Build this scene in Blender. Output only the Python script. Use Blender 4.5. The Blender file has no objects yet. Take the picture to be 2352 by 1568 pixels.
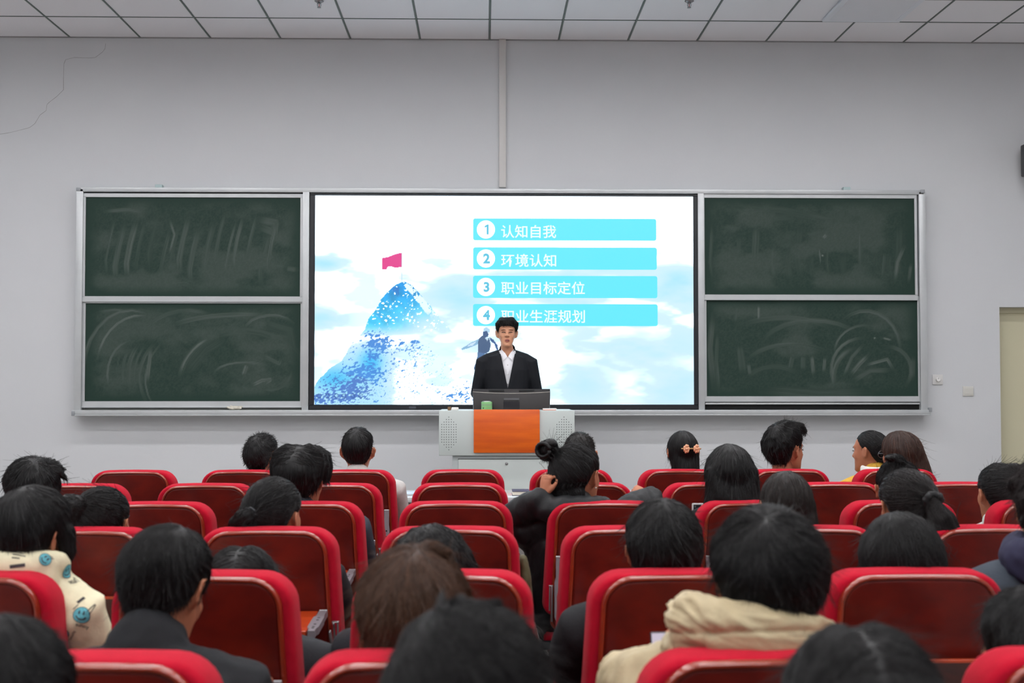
import bpy, bmesh, math, random
import numpy as np
from mathutils import Vector, Matrix, Euler, noise
from mathutils.bvhtree import BVHTree

random.seed(7)
RNG = np.random.default_rng(7)
R = math.radians
C = bpy.context.scene.collection
SC = bpy.context.scene

# ------------------------------------------------------------------ camera
F_PX, W_PX, H_PX = 2860.0, 2352, 1568
CAM_Z = 1.46
YAW, PITCH = math.atan((1176 - 1112) / F_PX), math.atan((880 - 784) / F_PX)
cam_data = bpy.data.cameras.new('camera')
cam = bpy.data.objects.new('camera', cam_data)
C.objects.link(cam)
cam.location = (0, 0, CAM_Z)
cam.rotation_euler = (math.pi / 2 + PITCH, 0, -YAW)
cam_data.sensor_width = 36
cam_data.lens = F_PX / W_PX * 36
cam_data.clip_end = 60
cam_data.dof.use_dof = True
cam_data.dof.focus_distance = 8.6
cam_data.dof.aperture_fstop = 5.0
SC.camera = cam
CAM_R = cam.rotation_euler.to_matrix()

# ------------------------------------------------------------------ world, exposure
SC.view_settings.view_transform = 'Standard'
SC.view_settings.look = 'None'
SC.view_settings.gamma = 1
SC.view_settings.use_curve_mapping = False
SC.view_settings.exposure = 0.0
world = bpy.data.worlds.new('world')
SC.world = world
world.use_nodes = True
world.node_tree.nodes['Background'].inputs[0].default_value = (0.5, 0.55, 0.65, 1)
world.node_tree.nodes['Background'].inputs[1].default_value = 0.05
LAMP_STRENGTH = 46
SCREEN_STRENGTH = 1.0


def at(px, py, Y):
    """the point at depth Y that stands at this place of the 2352 x 1568 frame"""
    d = CAM_R @ Vector(((px - W_PX / 2) / F_PX, (H_PX / 2 - py) / F_PX, -1))
    return Vector((0, 0, CAM_Z)) + d * (Y / d.y)


def ppm(Y):
    return F_PX / Y


# ------------------------------------------------------------------ materials
def lin(c):
    out = []
    for v in c[:3]:
        v = v / 255.0
        out.append(v / 12.92 if v <= 0.04045 else ((v + 0.055) / 1.055) ** 2.4)
    return (*out, 1.0)


MATS = {}


def mat(name, rgb, rough=0.6, metal=0.0, spec=0.5, var=None, bump=None, coat=0.0, coat_rough=0.1, sheen=0.0,
        stretch=(1, 1, 1)):
    """var = (scale, second colour, amount); bump = (scale, strength)"""
    if name in MATS:
        return MATS[name]
    m = bpy.data.materials.new(name)
    m.use_nodes = True
    nt = m.node_tree
    b = nt.nodes['Principled BSDF']
    b.inputs['Base Color'].default_value = lin(rgb)
    b.inputs['Roughness'].default_value = rough
    b.inputs['Metallic'].default_value = metal
    b.inputs['Specular IOR Level'].default_value = spec
    b.inputs['Coat Weight'].default_value = coat
    b.inputs['Coat Roughness'].default_value = coat_rough
    b.inputs['Sheen Weight'].default_value = sheen
    if var or bump:
        tc = nt.nodes.new('ShaderNodeTexCoord')
        mp = nt.nodes.new('ShaderNodeMapping')
        mp.inputs['Scale'].default_value = stretch
        nt.links.new(tc.outputs['Object'], mp.inputs['Vector'])
    if var:
        n = nt.nodes.new('ShaderNodeTexNoise')
        n.inputs['Scale'].default_value = var[0]
        n.inputs['Detail'].default_value = 5
        nt.links.new(mp.outputs[0], n.inputs['Vector'])
        r = nt.nodes.new('ShaderNodeMapRange')
        r.inputs['From Min'].default_value = 0.32
        r.inputs['From Max'].default_value = 0.68
        r.inputs['To Max'].default_value = var[2]
        nt.links.new(n.outputs['Fac'], r.inputs['Value'])
        mx = nt.nodes.new('ShaderNodeMix')
        mx.data_type = 'RGBA'
        mx.inputs[6].default_value = lin(rgb)
        mx.inputs[7].default_value = lin(var[1])
        nt.links.new(r.outputs[0], mx.inputs[0])
        nt.links.new(mx.outputs[2], b.inputs['Base Color'])
    if bump:
        n2 = nt.nodes.new('ShaderNodeTexNoise')
        n2.inputs['Scale'].default_value = bump[0]
        n2.inputs['Detail'].default_value = 4
        nt.links.new(mp.outputs[0], n2.inputs['Vector'])
        bp = nt.nodes.new('ShaderNodeBump')
        bp.inputs['Strength'].default_value = bump[1]
        bp.inputs['Distance'].default_value = 0.01
        nt.links.new(n2.outputs['Fac'], bp.inputs['Height'])
        nt.links.new(bp.outputs[0], b.inputs['Normal'])
    MATS[name] = m
    return m


def emit_mat(name, rgb, strength, attr=None):
    if name in MATS:
        return MATS[name]
    m = bpy.data.materials.new(name)
    m.use_nodes = True
    nt = m.node_tree
    b = nt.nodes['Principled BSDF']
    b.inputs['Base Color'].default_value = (0.01, 0.01, 0.01, 1)
    b.inputs['Roughness'].default_value = 0.35
    b.inputs['Emission Color'].default_value = lin(rgb)
    b.inputs['Emission Strength'].default_value = strength
    if attr:
        a = nt.nodes.new('ShaderNodeAttribute')
        a.attribute_name = attr
        nt.links.new(a.outputs['Color'], b.inputs['Emission Color'])
    MATS[name] = m
    return m


def attr_mix_mat(name, rgb, rgb2, attr, rough=0.7, spec=0.3):
    m = bpy.data.materials.new(name)
    m.use_nodes = True
    nt = m.node_tree
    b = nt.nodes['Principled BSDF']
    b.inputs['Roughness'].default_value = rough
    b.inputs['Specular IOR Level'].default_value = spec
    a = nt.nodes.new('ShaderNodeAttribute')
    a.attribute_name = attr
    mx = nt.nodes.new('ShaderNodeMix')
    mx.data_type = 'RGBA'
    mx.inputs[6].default_value = lin(rgb)
    mx.inputs[7].default_value = lin(rgb2)
    nt.links.new(a.outputs['Fac'], mx.inputs[0])
    nt.links.new(mx.outputs[2], b.inputs['Base Color'])
    MATS[name] = m
    return m


WALL = mat('wall_paint', (208, 210, 212), 0.85, spec=0.2, var=(1.3, (203, 205, 208), 0.6), bump=(60, 0.04))
CEIL = mat('ceiling_tile', (236, 235, 238), 0.9, spec=0.2, bump=(120, 0.05))
GRID = mat('ceiling_grid', (112, 122, 118), 0.6, spec=0.3)
ALU = mat('brushed_aluminium', (196, 199, 200), 0.38, metal=0.35, spec=0.5, var=(6, (184, 188, 190), 0.6))
ALU_DARK = mat('aluminium_corner', (150, 154, 158), 0.45, metal=0.3)
BLACK = mat('black_plastic', (26, 29, 34), 0.35)
DARK = mat('dark_gap', (14, 14, 14), 0.8)
WOOD = mat('red_lacquered_wood', (104, 22, 12), 0.5, spec=0.2, var=(9, (72, 11, 8), 0.8), coat=0.22, coat_rough=0.12,
           stretch=(1, 1, 1.6))
ORANGE_WOOD = mat('orange_tablet_wood', (186, 66, 22), 0.35, var=(7, (160, 48, 14), 0.8), coat=0.3, stretch=(1, 4, 4))
LIT_LIPWOOD = mat('lit_wood_lip', (146, 46, 20), 0.3, spec=0.4, var=(14, (120, 32, 14), 0.7), coat=1.0, coat_rough=0.03)  # lighter copy of the seat wood: light on the lip painted into the colour
DARKWOOD = mat('dark_side_wood', (66, 22, 12), 0.4, var=(8, (44, 14, 8), 0.8), coat=0.2)
FABRIC = mat('red_seat_fabric', (184, 20, 44), 0.95, spec=0.08, var=(40, (168, 15, 38), 0.6), bump=(420, 0.25), sheen=0.05)
STEEL = mat('bracket_steel', (150, 150, 152), 0.3, metal=0.7)
PLATE = mat('bracket_plate', (138, 132, 138), 0.42, metal=0.35)
FLOOR = mat('floor_tile', (150, 144, 138), 0.45, var=(3, (136, 130, 126), 0.6))
PLASTIC_W = mat('white_plastic', (214, 213, 211), 0.45)
SKIN = mat('skin', (180, 118, 88), 0.55, spec=0.35, var=(14, (168, 104, 78), 0.6))
LIP = mat('lip_skin', (176, 98, 88), 0.5)
BEIGE_DOOR = mat('beige_door_paint', (205, 200, 170), 0.6)
GREY_LECTERN = mat('grey_lectern_steel', (190, 198, 195), 0.45, spec=0.4)


# ------------------------------------------------------------------ mesh building
class MB:
    def __init__(s):
        s.v, s.f = [], []

    def add(s, verts, faces):
        o = len(s.v)
        s.v.extend([tuple(p) for p in verts])
        s.f.extend([tuple(i + o for i in f) for f in faces])
        return s

    def box(s, x0, y0, z0, x1, y1, z1):
        x0, x1 = min(x0, x1), max(x0, x1)
        y0, y1 = min(y0, y1), max(y0, y1)
        z0, z1 = min(z0, z1), max(z0, z1)
        v = [(x0, y0, z0), (x1, y0, z0), (x1, y1, z0), (x0, y1, z0), (x0, y0, z1), (x1, y0, z1), (x1, y1, z1), (x0, y1, z1)]
        f = [(0, 3, 2, 1), (4, 5, 6, 7), (0, 1, 5, 4), (1, 2, 6, 5), (2, 3, 7, 6), (3, 0, 4, 7)]
        return s.add(v, f)

    def rbox(s, x0, y0, z0, x1, y1, z1, b=0.004, seg=2):
        bm = bmesh.new()
        bmesh.ops.create_cube(bm, size=1)
        for v in bm.verts:
            v.co = Vector(((x0 + x1) / 2 + v.co.x * abs(x1 - x0), (y0 + y1) / 2 + v.co.y * abs(y1 - y0),
                           (z0 + z1) / 2 + v.co.z * abs(z1 - z0)))
        bmesh.ops.bevel(bm, geom=bm.edges[:], offset=b, segments=seg, profile=0.5, affect='EDGES')
        bm.verts.index_update()
        s.add([v.co.copy() for v in bm.verts], [[v.index for v in f.verts] for f in bm.faces])
        bm.free()
        return s

    def loft(s, rings, cap0=True, cap1=True):
        n = len(rings[0])
        o = len(s.v)
        for r in rings:
            s.v.extend([tuple(p) for p in r])
        for k in range(len(rings) - 1):
            for i in range(n):
                j = (i + 1) % n
                s.f.append((o + k * n + i, o + k * n + j, o + (k + 1) * n + j, o + (k + 1) * n + i))
        if cap0:
            s.f.append(tuple(o + i for i in reversed(range(n))))
        if cap1:
            s.f.append(tuple(o + (len(rings) - 1) * n + i for i in range(n)))
        return s

    def tube(s, pts, rx, ry=None, seg=12, caps=True, up=(0, 0, 1)):
        """tube along pts with rounded ends; rx, ry per point (scalar or list)"""
        pts = [Vector(p) for p in pts]
        n = len(pts)
        rx = [rx] * n if not hasattr(rx, '__len__') else list(rx)
        ry = rx if ry is None else ([ry] * n if not hasattr(ry, '__len__') else list(ry))
        rings = []
        prevu = None
        stations = []
        t0 = (pts[1] - pts[0]).normalized()
        t1 = (pts[-1] - pts[-2]).normalized()
        if caps:
            for a in (80, 55, 28):
                stations.append((pts[0] - t0 * min(rx[0], ry[0]) * math.sin(R(a)), rx[0] * math.cos(R(a)), ry[0] * math.cos(R(a)), t0))
        for i in range(n):
            t = (pts[min(i + 1, n - 1)] - pts[max(i - 1, 0)]).normalized()
            stations.append((pts[i], rx[i], ry[i], t))
        if caps:
            for a in (28, 55, 80):
                stations.append((pts[-1] + t1 * min(rx[-1], ry[-1]) * math.sin(R(a)), rx[-1] * math.cos(R(a)), ry[-1] * math.cos(R(a)), t1))
        for p, a, b, t in stations:
            if prevu is None:
                u = Vector(up) if abs(t.dot(Vector(up))) < 0.95 else Vector((0, 1, 0))
                u = (u - t * u.dot(t)).normalized()
            else:
                u = (prevu - t * prevu.dot(t)).normalized()
            prevu = u
            w = t.cross(u)
            rings.append([p + w * (a * math.cos(2 * math.pi * k / seg)) + u * (b * math.sin(2 * math.pi * k / seg)) for k in range(seg)])
        # orientation: make outward
        return s.loft(rings)

    def ell(s, c, r, rot=None, seg=14, rows=9):
        c = Vector(c)
        m = rot.to_matrix() if isinstance(rot, Euler) else (rot if rot else Matrix.Identity(3))
        rings = []
        for k in range(1, rows):
            a = math.pi * k / rows - math.pi / 2
            rings.append([c + m @ Vector((r[0] * math.cos(a) * math.cos(2 * math.pi * i / seg),
                                         r[1] * math.cos(a) * math.sin(2 * math.pi * i / seg), r[2] * math.sin(a))) for i in range(seg)])
        return s.loft(rings)

    def prism(s, poly, y0, y1):
        """poly of (x, z), counter-clockwise seen from -Y; extruded from y0 to y1"""
        a = [(x, y0, z) for x, z in poly]
        b = [(x, y1, z) for x, z in poly]
        return s.loft([a, b])

    def lathe(s, prof, seg=20, c=(0, 0, 0), axis='z'):
        rings = []
        for r, z in prof:
            ring = []
            for k in range(seg):
                a = 2 * math.pi * k / seg
                p = (r * math.cos(a), r * math.sin(a), z)
                if axis == 'y':
                    p = (p[0], z, p[1])
                ring.append((c[0] + p[0], c[1] + p[1], c[2] + p[2]))
            rings.append(ring)
        return s.loft(rings)

    def mesh(s, name, smooth=True, fix=True):
        me = bpy.data.meshes.new(name)
        me.from_pydata(s.v, [], s.f)
        if fix:
            bm = bmesh.new()
            bm.from_mesh(me)
            bmesh.ops.recalc_face_normals(bm, faces=bm.faces)
            bm.to_mesh(me)
            bm.free()
        if smooth:
            me.polygons.foreach_set('use_smooth', [True] * len(me.polygons))
        me.update()
        return me

    def build(s, name, m, parent=None, smooth=False, loc=None, auto=None):
        me = s.mesh(name, smooth or auto is not None)
        if auto is not None:
            sharp_by_angle(me, auto)
        return link(name, me, m, parent, loc)


def sharp_by_angle(me, deg=35):
    bm = bmesh.new()
    bm.from_mesh(me)
    lim = R(deg)
    for e in bm.edges:
        e.smooth = not (len(e.link_faces) == 2 and e.calc_face_angle(0) > lim)
    bm.to_mesh(me)
    bm.free()


def link(name, me, m=None, parent=None, loc=None):
    o = bpy.data.objects.new(name, me)
    C.objects.link(o)
    if m is not None:
        me.materials.append(m)
    if parent is not None:
        o.parent = parent
    if loc is not None:
        o.location = loc
    return o


def thing(name, label, cat, loc=(0, 0, 0), group=None):
    o = bpy.data.objects.new(name, None)
    o.empty_display_size = 0.1
    C.objects.link(o)
    o.location = loc
    o['label'] = label
    o['category'] = cat
    if group:
        o['group'] = group
    return o


def tag(o, label, cat, group=None):
    o['label'] = label
    o['category'] = cat
    if group:
        o['group'] = group
    return o


def struct(o):
    o['kind'] = 'structure'
    return o


# voxel union in a scratch scene
TMP = bpy.data.scenes.new('scratch')


def laplace(co, edges, it, lam=0.5):
    n = len(co)
    deg = np.bincount(edges.ravel(), minlength=n).astype(float)
    deg[deg == 0] = 1
    for _ in range(it):
        acc = np.zeros_like(co)
        for ax in range(3):
            acc[:, ax] = np.bincount(edges[:, 0], co[edges[:, 1], ax], n) + np.bincount(edges[:, 1], co[edges[:, 0], ax], n)
        co = co + lam * (acc / deg[:, None] - co)
    return co


def voxel(mb, size, name='m', smooth=3, disp=None):
    me = mb.mesh('scratch', smooth=False, fix=False) if isinstance(mb, MB) else mb
    bm = bmesh.new()
    bm.from_mesh(me)
    bmesh.ops.recalc_face_normals(bm, faces=bm.faces)
    bm.to_mesh(me)
    bm.free()
    o = bpy.data.objects.new('scratch', me)
    TMP.collection.objects.link(o)
    md = o.modifiers.new('r', 'REMESH')
    md.mode = 'VOXEL'
    md.voxel_size = size
    with bpy.context.temp_override(scene=TMP, view_layer=TMP.view_layers[0]):
        dg = bpy.context.evaluated_depsgraph_get()
    dg.update()
    out = bpy.data.meshes.new_from_object(o.evaluated_get(dg))
    out.name = name
    bpy.data.objects.remove(o)
    bpy.data.meshes.remove(me)
    n = len(out.vertices)
    co = np.empty(n * 3)
    out.vertices.foreach_get('co', co)
    co = co.reshape(-1, 3)
    ed = np.empty(len(out.edges) * 2, dtype=np.int32)
    out.edges.foreach_get('vertices', ed)
    ed = ed.reshape(-1, 2)
    if smooth:
        co = laplace(co, ed, smooth)
    if disp is not None:
        out.vertices.foreach_set('co', co.ravel())
        out.update()
        no = np.empty(n * 3)
        out.vertices.foreach_get('normal', no)
        co = co + no.reshape(-1, 3) * disp(co)[:, None]
    out.vertices.foreach_set('co', co.ravel())
    out.polygons.foreach_set('use_smooth', [True] * len(out.polygons))
    out.update()
    return out


def mesh_xyz(me):
    co = np.empty(len(me.vertices) * 3)
    me.vertices.foreach_get('co', co)
    return co.reshape(-1, 3)


def pnoise(co, scale, seed=0.0):
    if not hasattr(scale, '__len__'):
        scale = (scale,) * 3
    s = Vector((seed * 7.1, seed * 3.7, seed * 5.3))
    return np.array([noise.noise(Vector((p[0] * scale[0], p[1] * scale[1], p[2] * scale[2])) + s) for p in co])


# 2-D value noise for printed pictures and chalk
def vnoise(u, v, seed):
    r = np.random.default_rng(seed).random((64, 64))
    i, j = np.floor(u).astype(int), np.floor(v).astype(int)
    a, b = u - i, v - j
    a, b = a * a * (3 - 2 * a), b * b * (3 - 2 * b)
    g = lambda p, q: r[p % 64, q % 64]
    return (g(i, j) * (1 - a) + g(i + 1, j) * a) * (1 - b) + (g(i, j + 1) * (1 - a) + g(i + 1, j + 1) * a) * b


def fbm(u, v, seed, octs=4):
    t, amp, tot = 0, 1.0, 0
    for k in range(octs):
        t = t + amp * vnoise(u * 2 ** k + 13.7 * k, v * 2 ** k + 5.1 * k, seed + k)
        tot += amp
        amp *= 0.5
    return t / tot


def sstep(a, b, x):
    t = np.clip((x - a) / (b - a), 0, 1)
    return t * t * (3 - 2 * t)


def inside(px, py, poly):
    res = np.zeros(px.shape, bool)
    n = len(poly)
    for i in range(n):
        x0, y0 = poly[i]
        x1, y1 = poly[(i + 1) % n]
        c = (y0 > py) != (y1 > py)
        with np.errstate(divide='ignore', invalid='ignore'):
            xs = (x1 - x0) * (py - y0) / (y1 - y0 if y1 != y0 else 1e-9) + x0
        res ^= c & (px < xs)
    return res


def grid_mesh(name, x0, x1, z0, z1, y, nx, nz):
    """flat grid facing -Y; rows run from the top (z1) down"""
    xs = np.linspace(x0, x1, nx)
    zs = np.linspace(z1, z0, nz)
    X, Z = np.meshgrid(xs, zs)
    co = np.stack([X, np.full_like(X, y), Z], -1).reshape(-1, 3)
    idx = np.arange(nx * nz).reshape(nz, nx)
    q = np.stack([idx[1:, :-1], idx[1:, 1:], idx[:-1, 1:], idx[:-1, :-1]], -1).reshape(-1, 4)
    me = bpy.data.meshes.new(name)
    me.vertices.add(len(co))
    me.vertices.foreach_set('co', co.ravel())
    me.loops.add(q.size)
    me.loops.foreach_set('vertex_index', q.ravel().astype(np.int32))
    me.polygons.add(len(q))
    me.polygons.foreach_set('loop_start', np.arange(0, q.size, 4, dtype=np.int32))
    me.update(calc_edges=True)
    me.validate()
    return me


# ------------------------------------------------------------------ the room
YW = 10.67                       # front wall
XL, XR, YB = -6.2, 6.4, -3.5
CEIL_Z = at(1124, 92, YW).z
STAGE_Z = 0.2


def wx(px, Y=YW):
    return at(px, 690, Y).x


def wz(py, Y=YW):
    return at(1150, py, Y).z


floor = struct(MB().box(XL, YB, -0.1, XR, YW, 0).build('floor', FLOOR))
stage = struct(MB().rbox(-4.6, 8.75, 0, 5.4, YW, STAGE_Z, 0.01).build('stage_platform', FLOOR))
stage['label'] = 'low stage platform under the lectern'
dx0, dx1, dz1 = at(2298, 900, YW).x, at(2298, 900, YW).x + 1.0, at(2298, 705, YW).z
mw = MB()
mw.box(XL - 0.2, YW, -0.1, dx0, YW + 0.2, CEIL_Z + 0.3)
mw.box(dx1, YW, -0.1, XR + 0.2, YW + 0.2, CEIL_Z + 0.3)
mw.box(dx0, YW, dz1, dx1, YW + 0.2, CEIL_Z + 0.3)
mw.box(dx0, YW, -0.1, dx1, YW + 0.2, STAGE_Z)
wall_front = struct(mw.build('wall_front', WALL))
struct(MB().box(XL - 0.2, YB, -0.1, XL, YW, CEIL_Z + 0.3).build('wall_left', WALL))
struct(MB().box(XR, YB, -0.1, XR + 0.2, YW, CEIL_Z + 0.3).build('wall_right', WALL))
struct(MB().box(XL - 0.2, YB - 0.2, -0.1, XR + 0.2, YB, CEIL_Z + 0.3).build('wall_back', WALL))

# door in its reveal at the right end of the front wall
door = struct(thing('door_1', 'pale beige door set back in the wall at the right edge', 'door', (dx0, YW + 0.12, STAGE_Z)))
del door['category']
dh = dz1 - STAGE_Z
MB().box(0, 0, 0, 1.0, 0.07, dh).build('door_leaf', BEIGE_DOOR, door)
mb = MB().box(0, -0.02, dh - 0.045, 1.0, 0.0, dh)
mb.build('door_head', BEIGE_DOOR, door)
MB().box(0.0, -0.02, 0, 0.04, 0, dh - 0.045).build('door_jamb', BEIGE_DOOR, door)
MB().box(0.96, -0.02, 0, 1.0, 0, dh - 0.045).build('door_jamb', BEIGE_DOOR, door)
MB().tube([(0.87, -0.05, 1.0), (0.76, -0.05, 1.0)], 0.009).tube([(0.87, 0, 1.0), (0.87, -0.05, 1.0)], 0.012).build('door_handle', STEEL, door, smooth=True)

# crack in the paint, upper left
crack_px = [(243, 100), (241, 112), (236, 119), (219, 132), (205, 133), (170, 132), (151, 137), (147, 146), (146, 178), (146, 206), (130, 222), (114, 234),
            (108, 240), (106, 254), (92, 264), (80, 284), (68, 293), (45, 299), (20, 305), (0, 308), (-18, 312)]
pts = [at(x, y, YW) for x, y in crack_px]
cr = MB()
for i in range(len(pts) - 1):
    a, b = pts[i], pts[i + 1]
    d = (b - a).normalized()
    n = Vector((-d.z, 0, d.x))
    w0, w1 = 0.0009 + 0.0009 * random.random(), 0.0009 + 0.0009 * random.random()
    cr.add([a + n * w0 + Vector((0, -0.0006, 0)), a - n * w0 + Vector((0, -0.0006, 0)), b - n * w1 + Vector((0, -0.0006, 0)), b + n * w1 + Vector((0, -0.0006, 0))], [(0, 1, 2, 3)])
cr.build('crack', mat('crack_grey', (128, 126, 128), 0.9), wall_front)

# cable duct down the wall to the board
xd0, xd1 = wx(1146), wx(1162)
o = MB().rbox(xd0, YW - 0.03, wz(428, 10.6), xd1, YW - 0.0005, CEIL_Z - 0.002, 0.004).build('cable_duct', mat('duct_plastic', (208, 206, 203), 0.6), None, auto=40)
tag(o, 'narrow white cable duct running down the front wall above the screen', 'cable duct')

# suspended ceiling: tiles by the front wall each their own, the rest joined
ceil = struct(MB().box(XL, YB, CEIL_Z + 0.02, XR, YW, CEIL_Z + 0.12).build('ceiling', CEIL))
T = 0.6
tx0 = wx(1124) - 0.6 * 10
tile_me = MB().rbox(0.0075, 0.0075, 0.004, T - 0.0075, T - 0.0075, 0.02, 0.003, 1).mesh('ceiling_tile', smooth=False)
tile_me.materials.append(CEIL)
NT, NR = 21, 3
for r in range(NR):
    for k in range(NT):
        x = tx0 + k * T
        if x < XL - 0.01 or x + T > XR + 0.35:
            continue
        link('ceiling_tile', tile_me, None, ceil, (x, YW - (r + 1) * T, CEIL_Z))
rest = MB()
for r in range(NR, 24):
    for k in range(NT):
        x, y = tx0 + k * T, YW - (r + 1) * T
        if x < XL - 0.01 or x + T > XR + 0.35 or y < YB:
            continue
        rest.box(x + 0.0075, y + 0.0075, CEIL_Z + 0.004, x + T - 0.0075, y + T - 0.0075, CEIL_Z + 0.02)
o = rest.build('ceiling_tile_field', CEIL, ceil)
o['kind'] = 'stuff'
for k in range(NT + 1):
    x = tx0 + k * T
    if XL < x < XR:
        MB().box(x - 0.006, YB, CEIL_Z, x + 0.006, YW - 0.001, CEIL_Z + 0.006).build('ceiling_bar', GRID, ceil)
for r in range(24):
    y = YW - (r + 1) * T
    if y > YB:
        MB().box(XL, y - 0.005, CEIL_Z + 0.0005, XR, y + 0.005, CEIL_Z + 0.0065).build('ceiling_bar', GRID, ceil)
MB().box(XL, YW - 0.014, CEIL_Z - 0.004, XR, YW - 0.001, CEIL_Z + 0.0055).build('ceiling_edge_bar', mat('edge_bar', (150, 150, 150), 0.6), ceil)

# recessed ceiling lamps (behind the frame's top edge; they light the hall)
lamp_em = emit_mat('lamp_diffuser', (252, 251, 253), LAMP_STRENGTH)
n_l = 0
for yy, rowname in ((8.3, 'the front table'), (6.4, 'the front seats'), (4.4, 'the third seat row'), (2.4, 'the sixth seat row'), (0.4, 'the rearmost seats'), (-1.6, 'the back of the hall')):
    for xx, side in ((-5.1, 'far left'), (-3.3, 'left'), (-1.5, 'centre left'), (0.3, 'centre'), (2.1, 'centre right'), (3.9, 'right')):
        k = round((xx - tx0) / T)
        x = tx0 + k * T
        y = YW - round((YW - yy) / T) * T
        l = thing('ceiling_light', f'long recessed ceiling light above {rowname}, {side} column', 'light', (x, y, CEIL_Z), 'recessed ceiling lights')
        fr = MB()
        for q in ((0, 0, 1.2, 0.03), (0, 0.17, 1.2, 0.2), (0, 0.03, 0.03, 0.17), (1.17, 0.03, 1.2, 0.17)):
            fr.box(q[0], q[1], -0.02, q[2], q[3], 0.0)
        fr.build('light_frame', ALU, l)
        MB().box(0.03, 0.03, -0.012, 1.17, 0.17, -0.004).build('diffuser', lamp_em, l)

# air vent
v00, v10 = at(1888, 44.5, 9.98), at(2066, 45, 9.98)
d = (CEIL_Z - CAM_Z) / (at(1888, 44.5, 10).z - CAM_Z) * 10
va, vb_ = at(1888, 44.5, d), at(2066, 44.5, d)
vw = vb_.x - va.x
vent = thing('air_vent', 'square white louvred air vent in the ceiling above the right blackboard', 'air vent', (va.x, va.y - vw, CEIL_Z))
WHITE_V = mat('vent_enamel', (226, 230, 236), 0.45)
mb = MB()
for q in ((0, 0, vw, 0.05), (0, vw - 0.05, vw, vw), (0, 0.05, 0.05, vw - 0.05), (vw - 0.05, 0.05, vw, vw - 0.05)):
    mb.rbox(q[0], q[1], -0.022, q[2], q[3], -0.001, 0.004, 1)
mb.build('vent_frame', WHITE_V, vent)
slat = MB()
slat.add([(0.05, 0, -0.006), (vw - 0.05, 0, -0.006), (vw - 0.05, 0.02, -0.018), (0.05, 0.02, -0.018),
          (0.05, 0, -0.008), (vw - 0.05, 0, -0.008), (vw - 0.05, 0.02, -0.020), (0.05, 0.02, -0.020)],
         [(0, 1, 2, 3), (7, 6, 5, 4), (0, 4, 5, 1), (2, 6, 7, 3), (1, 5, 6, 2), (0, 3, 7, 4)])
slat_me = slat.mesh('vent_slat', smooth=False)
slat_me.materials.append(WHITE_V)
ns = 24
for k in range(ns):
    link('vent_slat', slat_me, None, vent, (0, 0.052 + k * (vw - 0.12) / (ns - 1), 0))
MB().box(0.04, 0.04, -0.003, vw - 0.04, vw - 0.04, -0.0012).build('vent_back', mat('vent_inside', (120, 128, 140), 0.8), vent)

# sprinklers
for px, lab in ((733, 'chrome sprinkler head on the ceiling, left of the cable duct'), (1583, 'chrome sprinkler head on the ceiling, between cable duct and air vent')):
    dd = (CEIL_Z - CAM_Z) / (at(px, 2, 10).z - CAM_Z) * 10
    p = at(px, 2, dd)
    s = thing('sprinkler', lab, 'sprinkler', (p.x, p.y, CEIL_Z), 'ceiling sprinklers')
    MB().lathe([(0.002, 0.003), (0.034, 0.002), (0.036, -0.004), (0.02, -0.014), (0.002, -0.014)]).build('escutcheon', STEEL, s, smooth=True)
    MB().lathe([(0.002, -0.014), (0.011, -0.014), (0.011, -0.022), (0.002, -0.022)], 12).tube([(0.012, 0, -0.02), (0.013, 0, -0.04), (0.003, 0, -0.052)], 0.0028, seg=6).tube(
        [(-0.012, 0, -0.02), (-0.013, 0, -0.04), (-0.003, 0, -0.052)], 0.0028, seg=6).build('sprinkler_body', STEEL, s, smooth=True)
    MB().lathe([(0.001, -0.05), (0.016, -0.052), (0.016, -0.054), (0.001, -0.056)], 14).build('deflector', STEEL, s, smooth=True)
    MB().tube([(0, 0, -0.022), (0, 0, -0.048)], 0.003, seg=6).build('glass_bulb', mat('red_bulb', (170, 30, 30), 0.2), s, smooth=True)

# ------------------------------------------------------------------ blackboard wall unit
YBD = 10.56                      # front of the aluminium frame


def bx(px):
    return at(px, 690, YBD).x


def bz(py):
    return at(1150, py, YBD).z


CHALK = {}


def chalk_strokes(X, Z, strokes, seed):
    """X, Z in photo pixels; each stroke is a polyline rubbed with a broad soft streaky brush"""
    a = np.zeros(X.shape)
    for i, (poly, width, dens) in enumerate(strokes):
        best = np.full(X.shape, 1e9)
        side = np.zeros(X.shape)
        along = np.zeros(X.shape)
        acc = 0
        for (x0, y0), (x1, y1) in zip(poly[:-1], poly[1:]):
            L = math.hypot(x1 - x0, y1 - y0)
            tx, ty = (x1 - x0) / L, (y1 - y0) / L
            t = np.clip((X - x0) * tx + (Z - y0) * ty, 0, L)
            dxx, dyy = X - (x0 + tx * t), Z - (y0 + ty * t)
            dd = np.hypot(dxx, dyy)
            m = dd < best
            best = np.where(m, dd, best)
            side = np.where(m, dxx * -ty + dyy * tx, side)
            along = np.where(m, acc + t, along)
            acc += L
        streak = 0.35 + 0.65 * vnoise(side * 0.5 + 7 * i + 40, along * 0.02 + i, seed + i)
        fade = sstep(0, acc * 0.25, along) * (1 - sstep(acc * 0.7, acc, along)) * 0.8 + 0.2
        a = np.maximum(a, dens * streak * fade * (1 - sstep(width * 0.4, width, best)))
    return a


def arc(cx, cy, r, a0, a1, n=9, sy=1.0):
    return [(cx + r * math.cos(R(a0 + (a1 - a0) * k / (n - 1))), cy + sy * r * math.sin(R(a0 + (a1 - a0) * k / (n - 1)))) for k in range(n)]


board = thing('blackboard', 'wide aluminium-framed sliding green blackboard unit around the display on the front wall', 'blackboard', (0, YBD, 0))


def bbox(px0, py0, px1, py1, y0, y1, b=0.003):
    """box in board-local coordinates from pixel bounds; y0,y1 relative to the frame front"""
    return (bx(px0), y0, bz(py1), bx(px1), y1, bz(py0), b)


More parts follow.
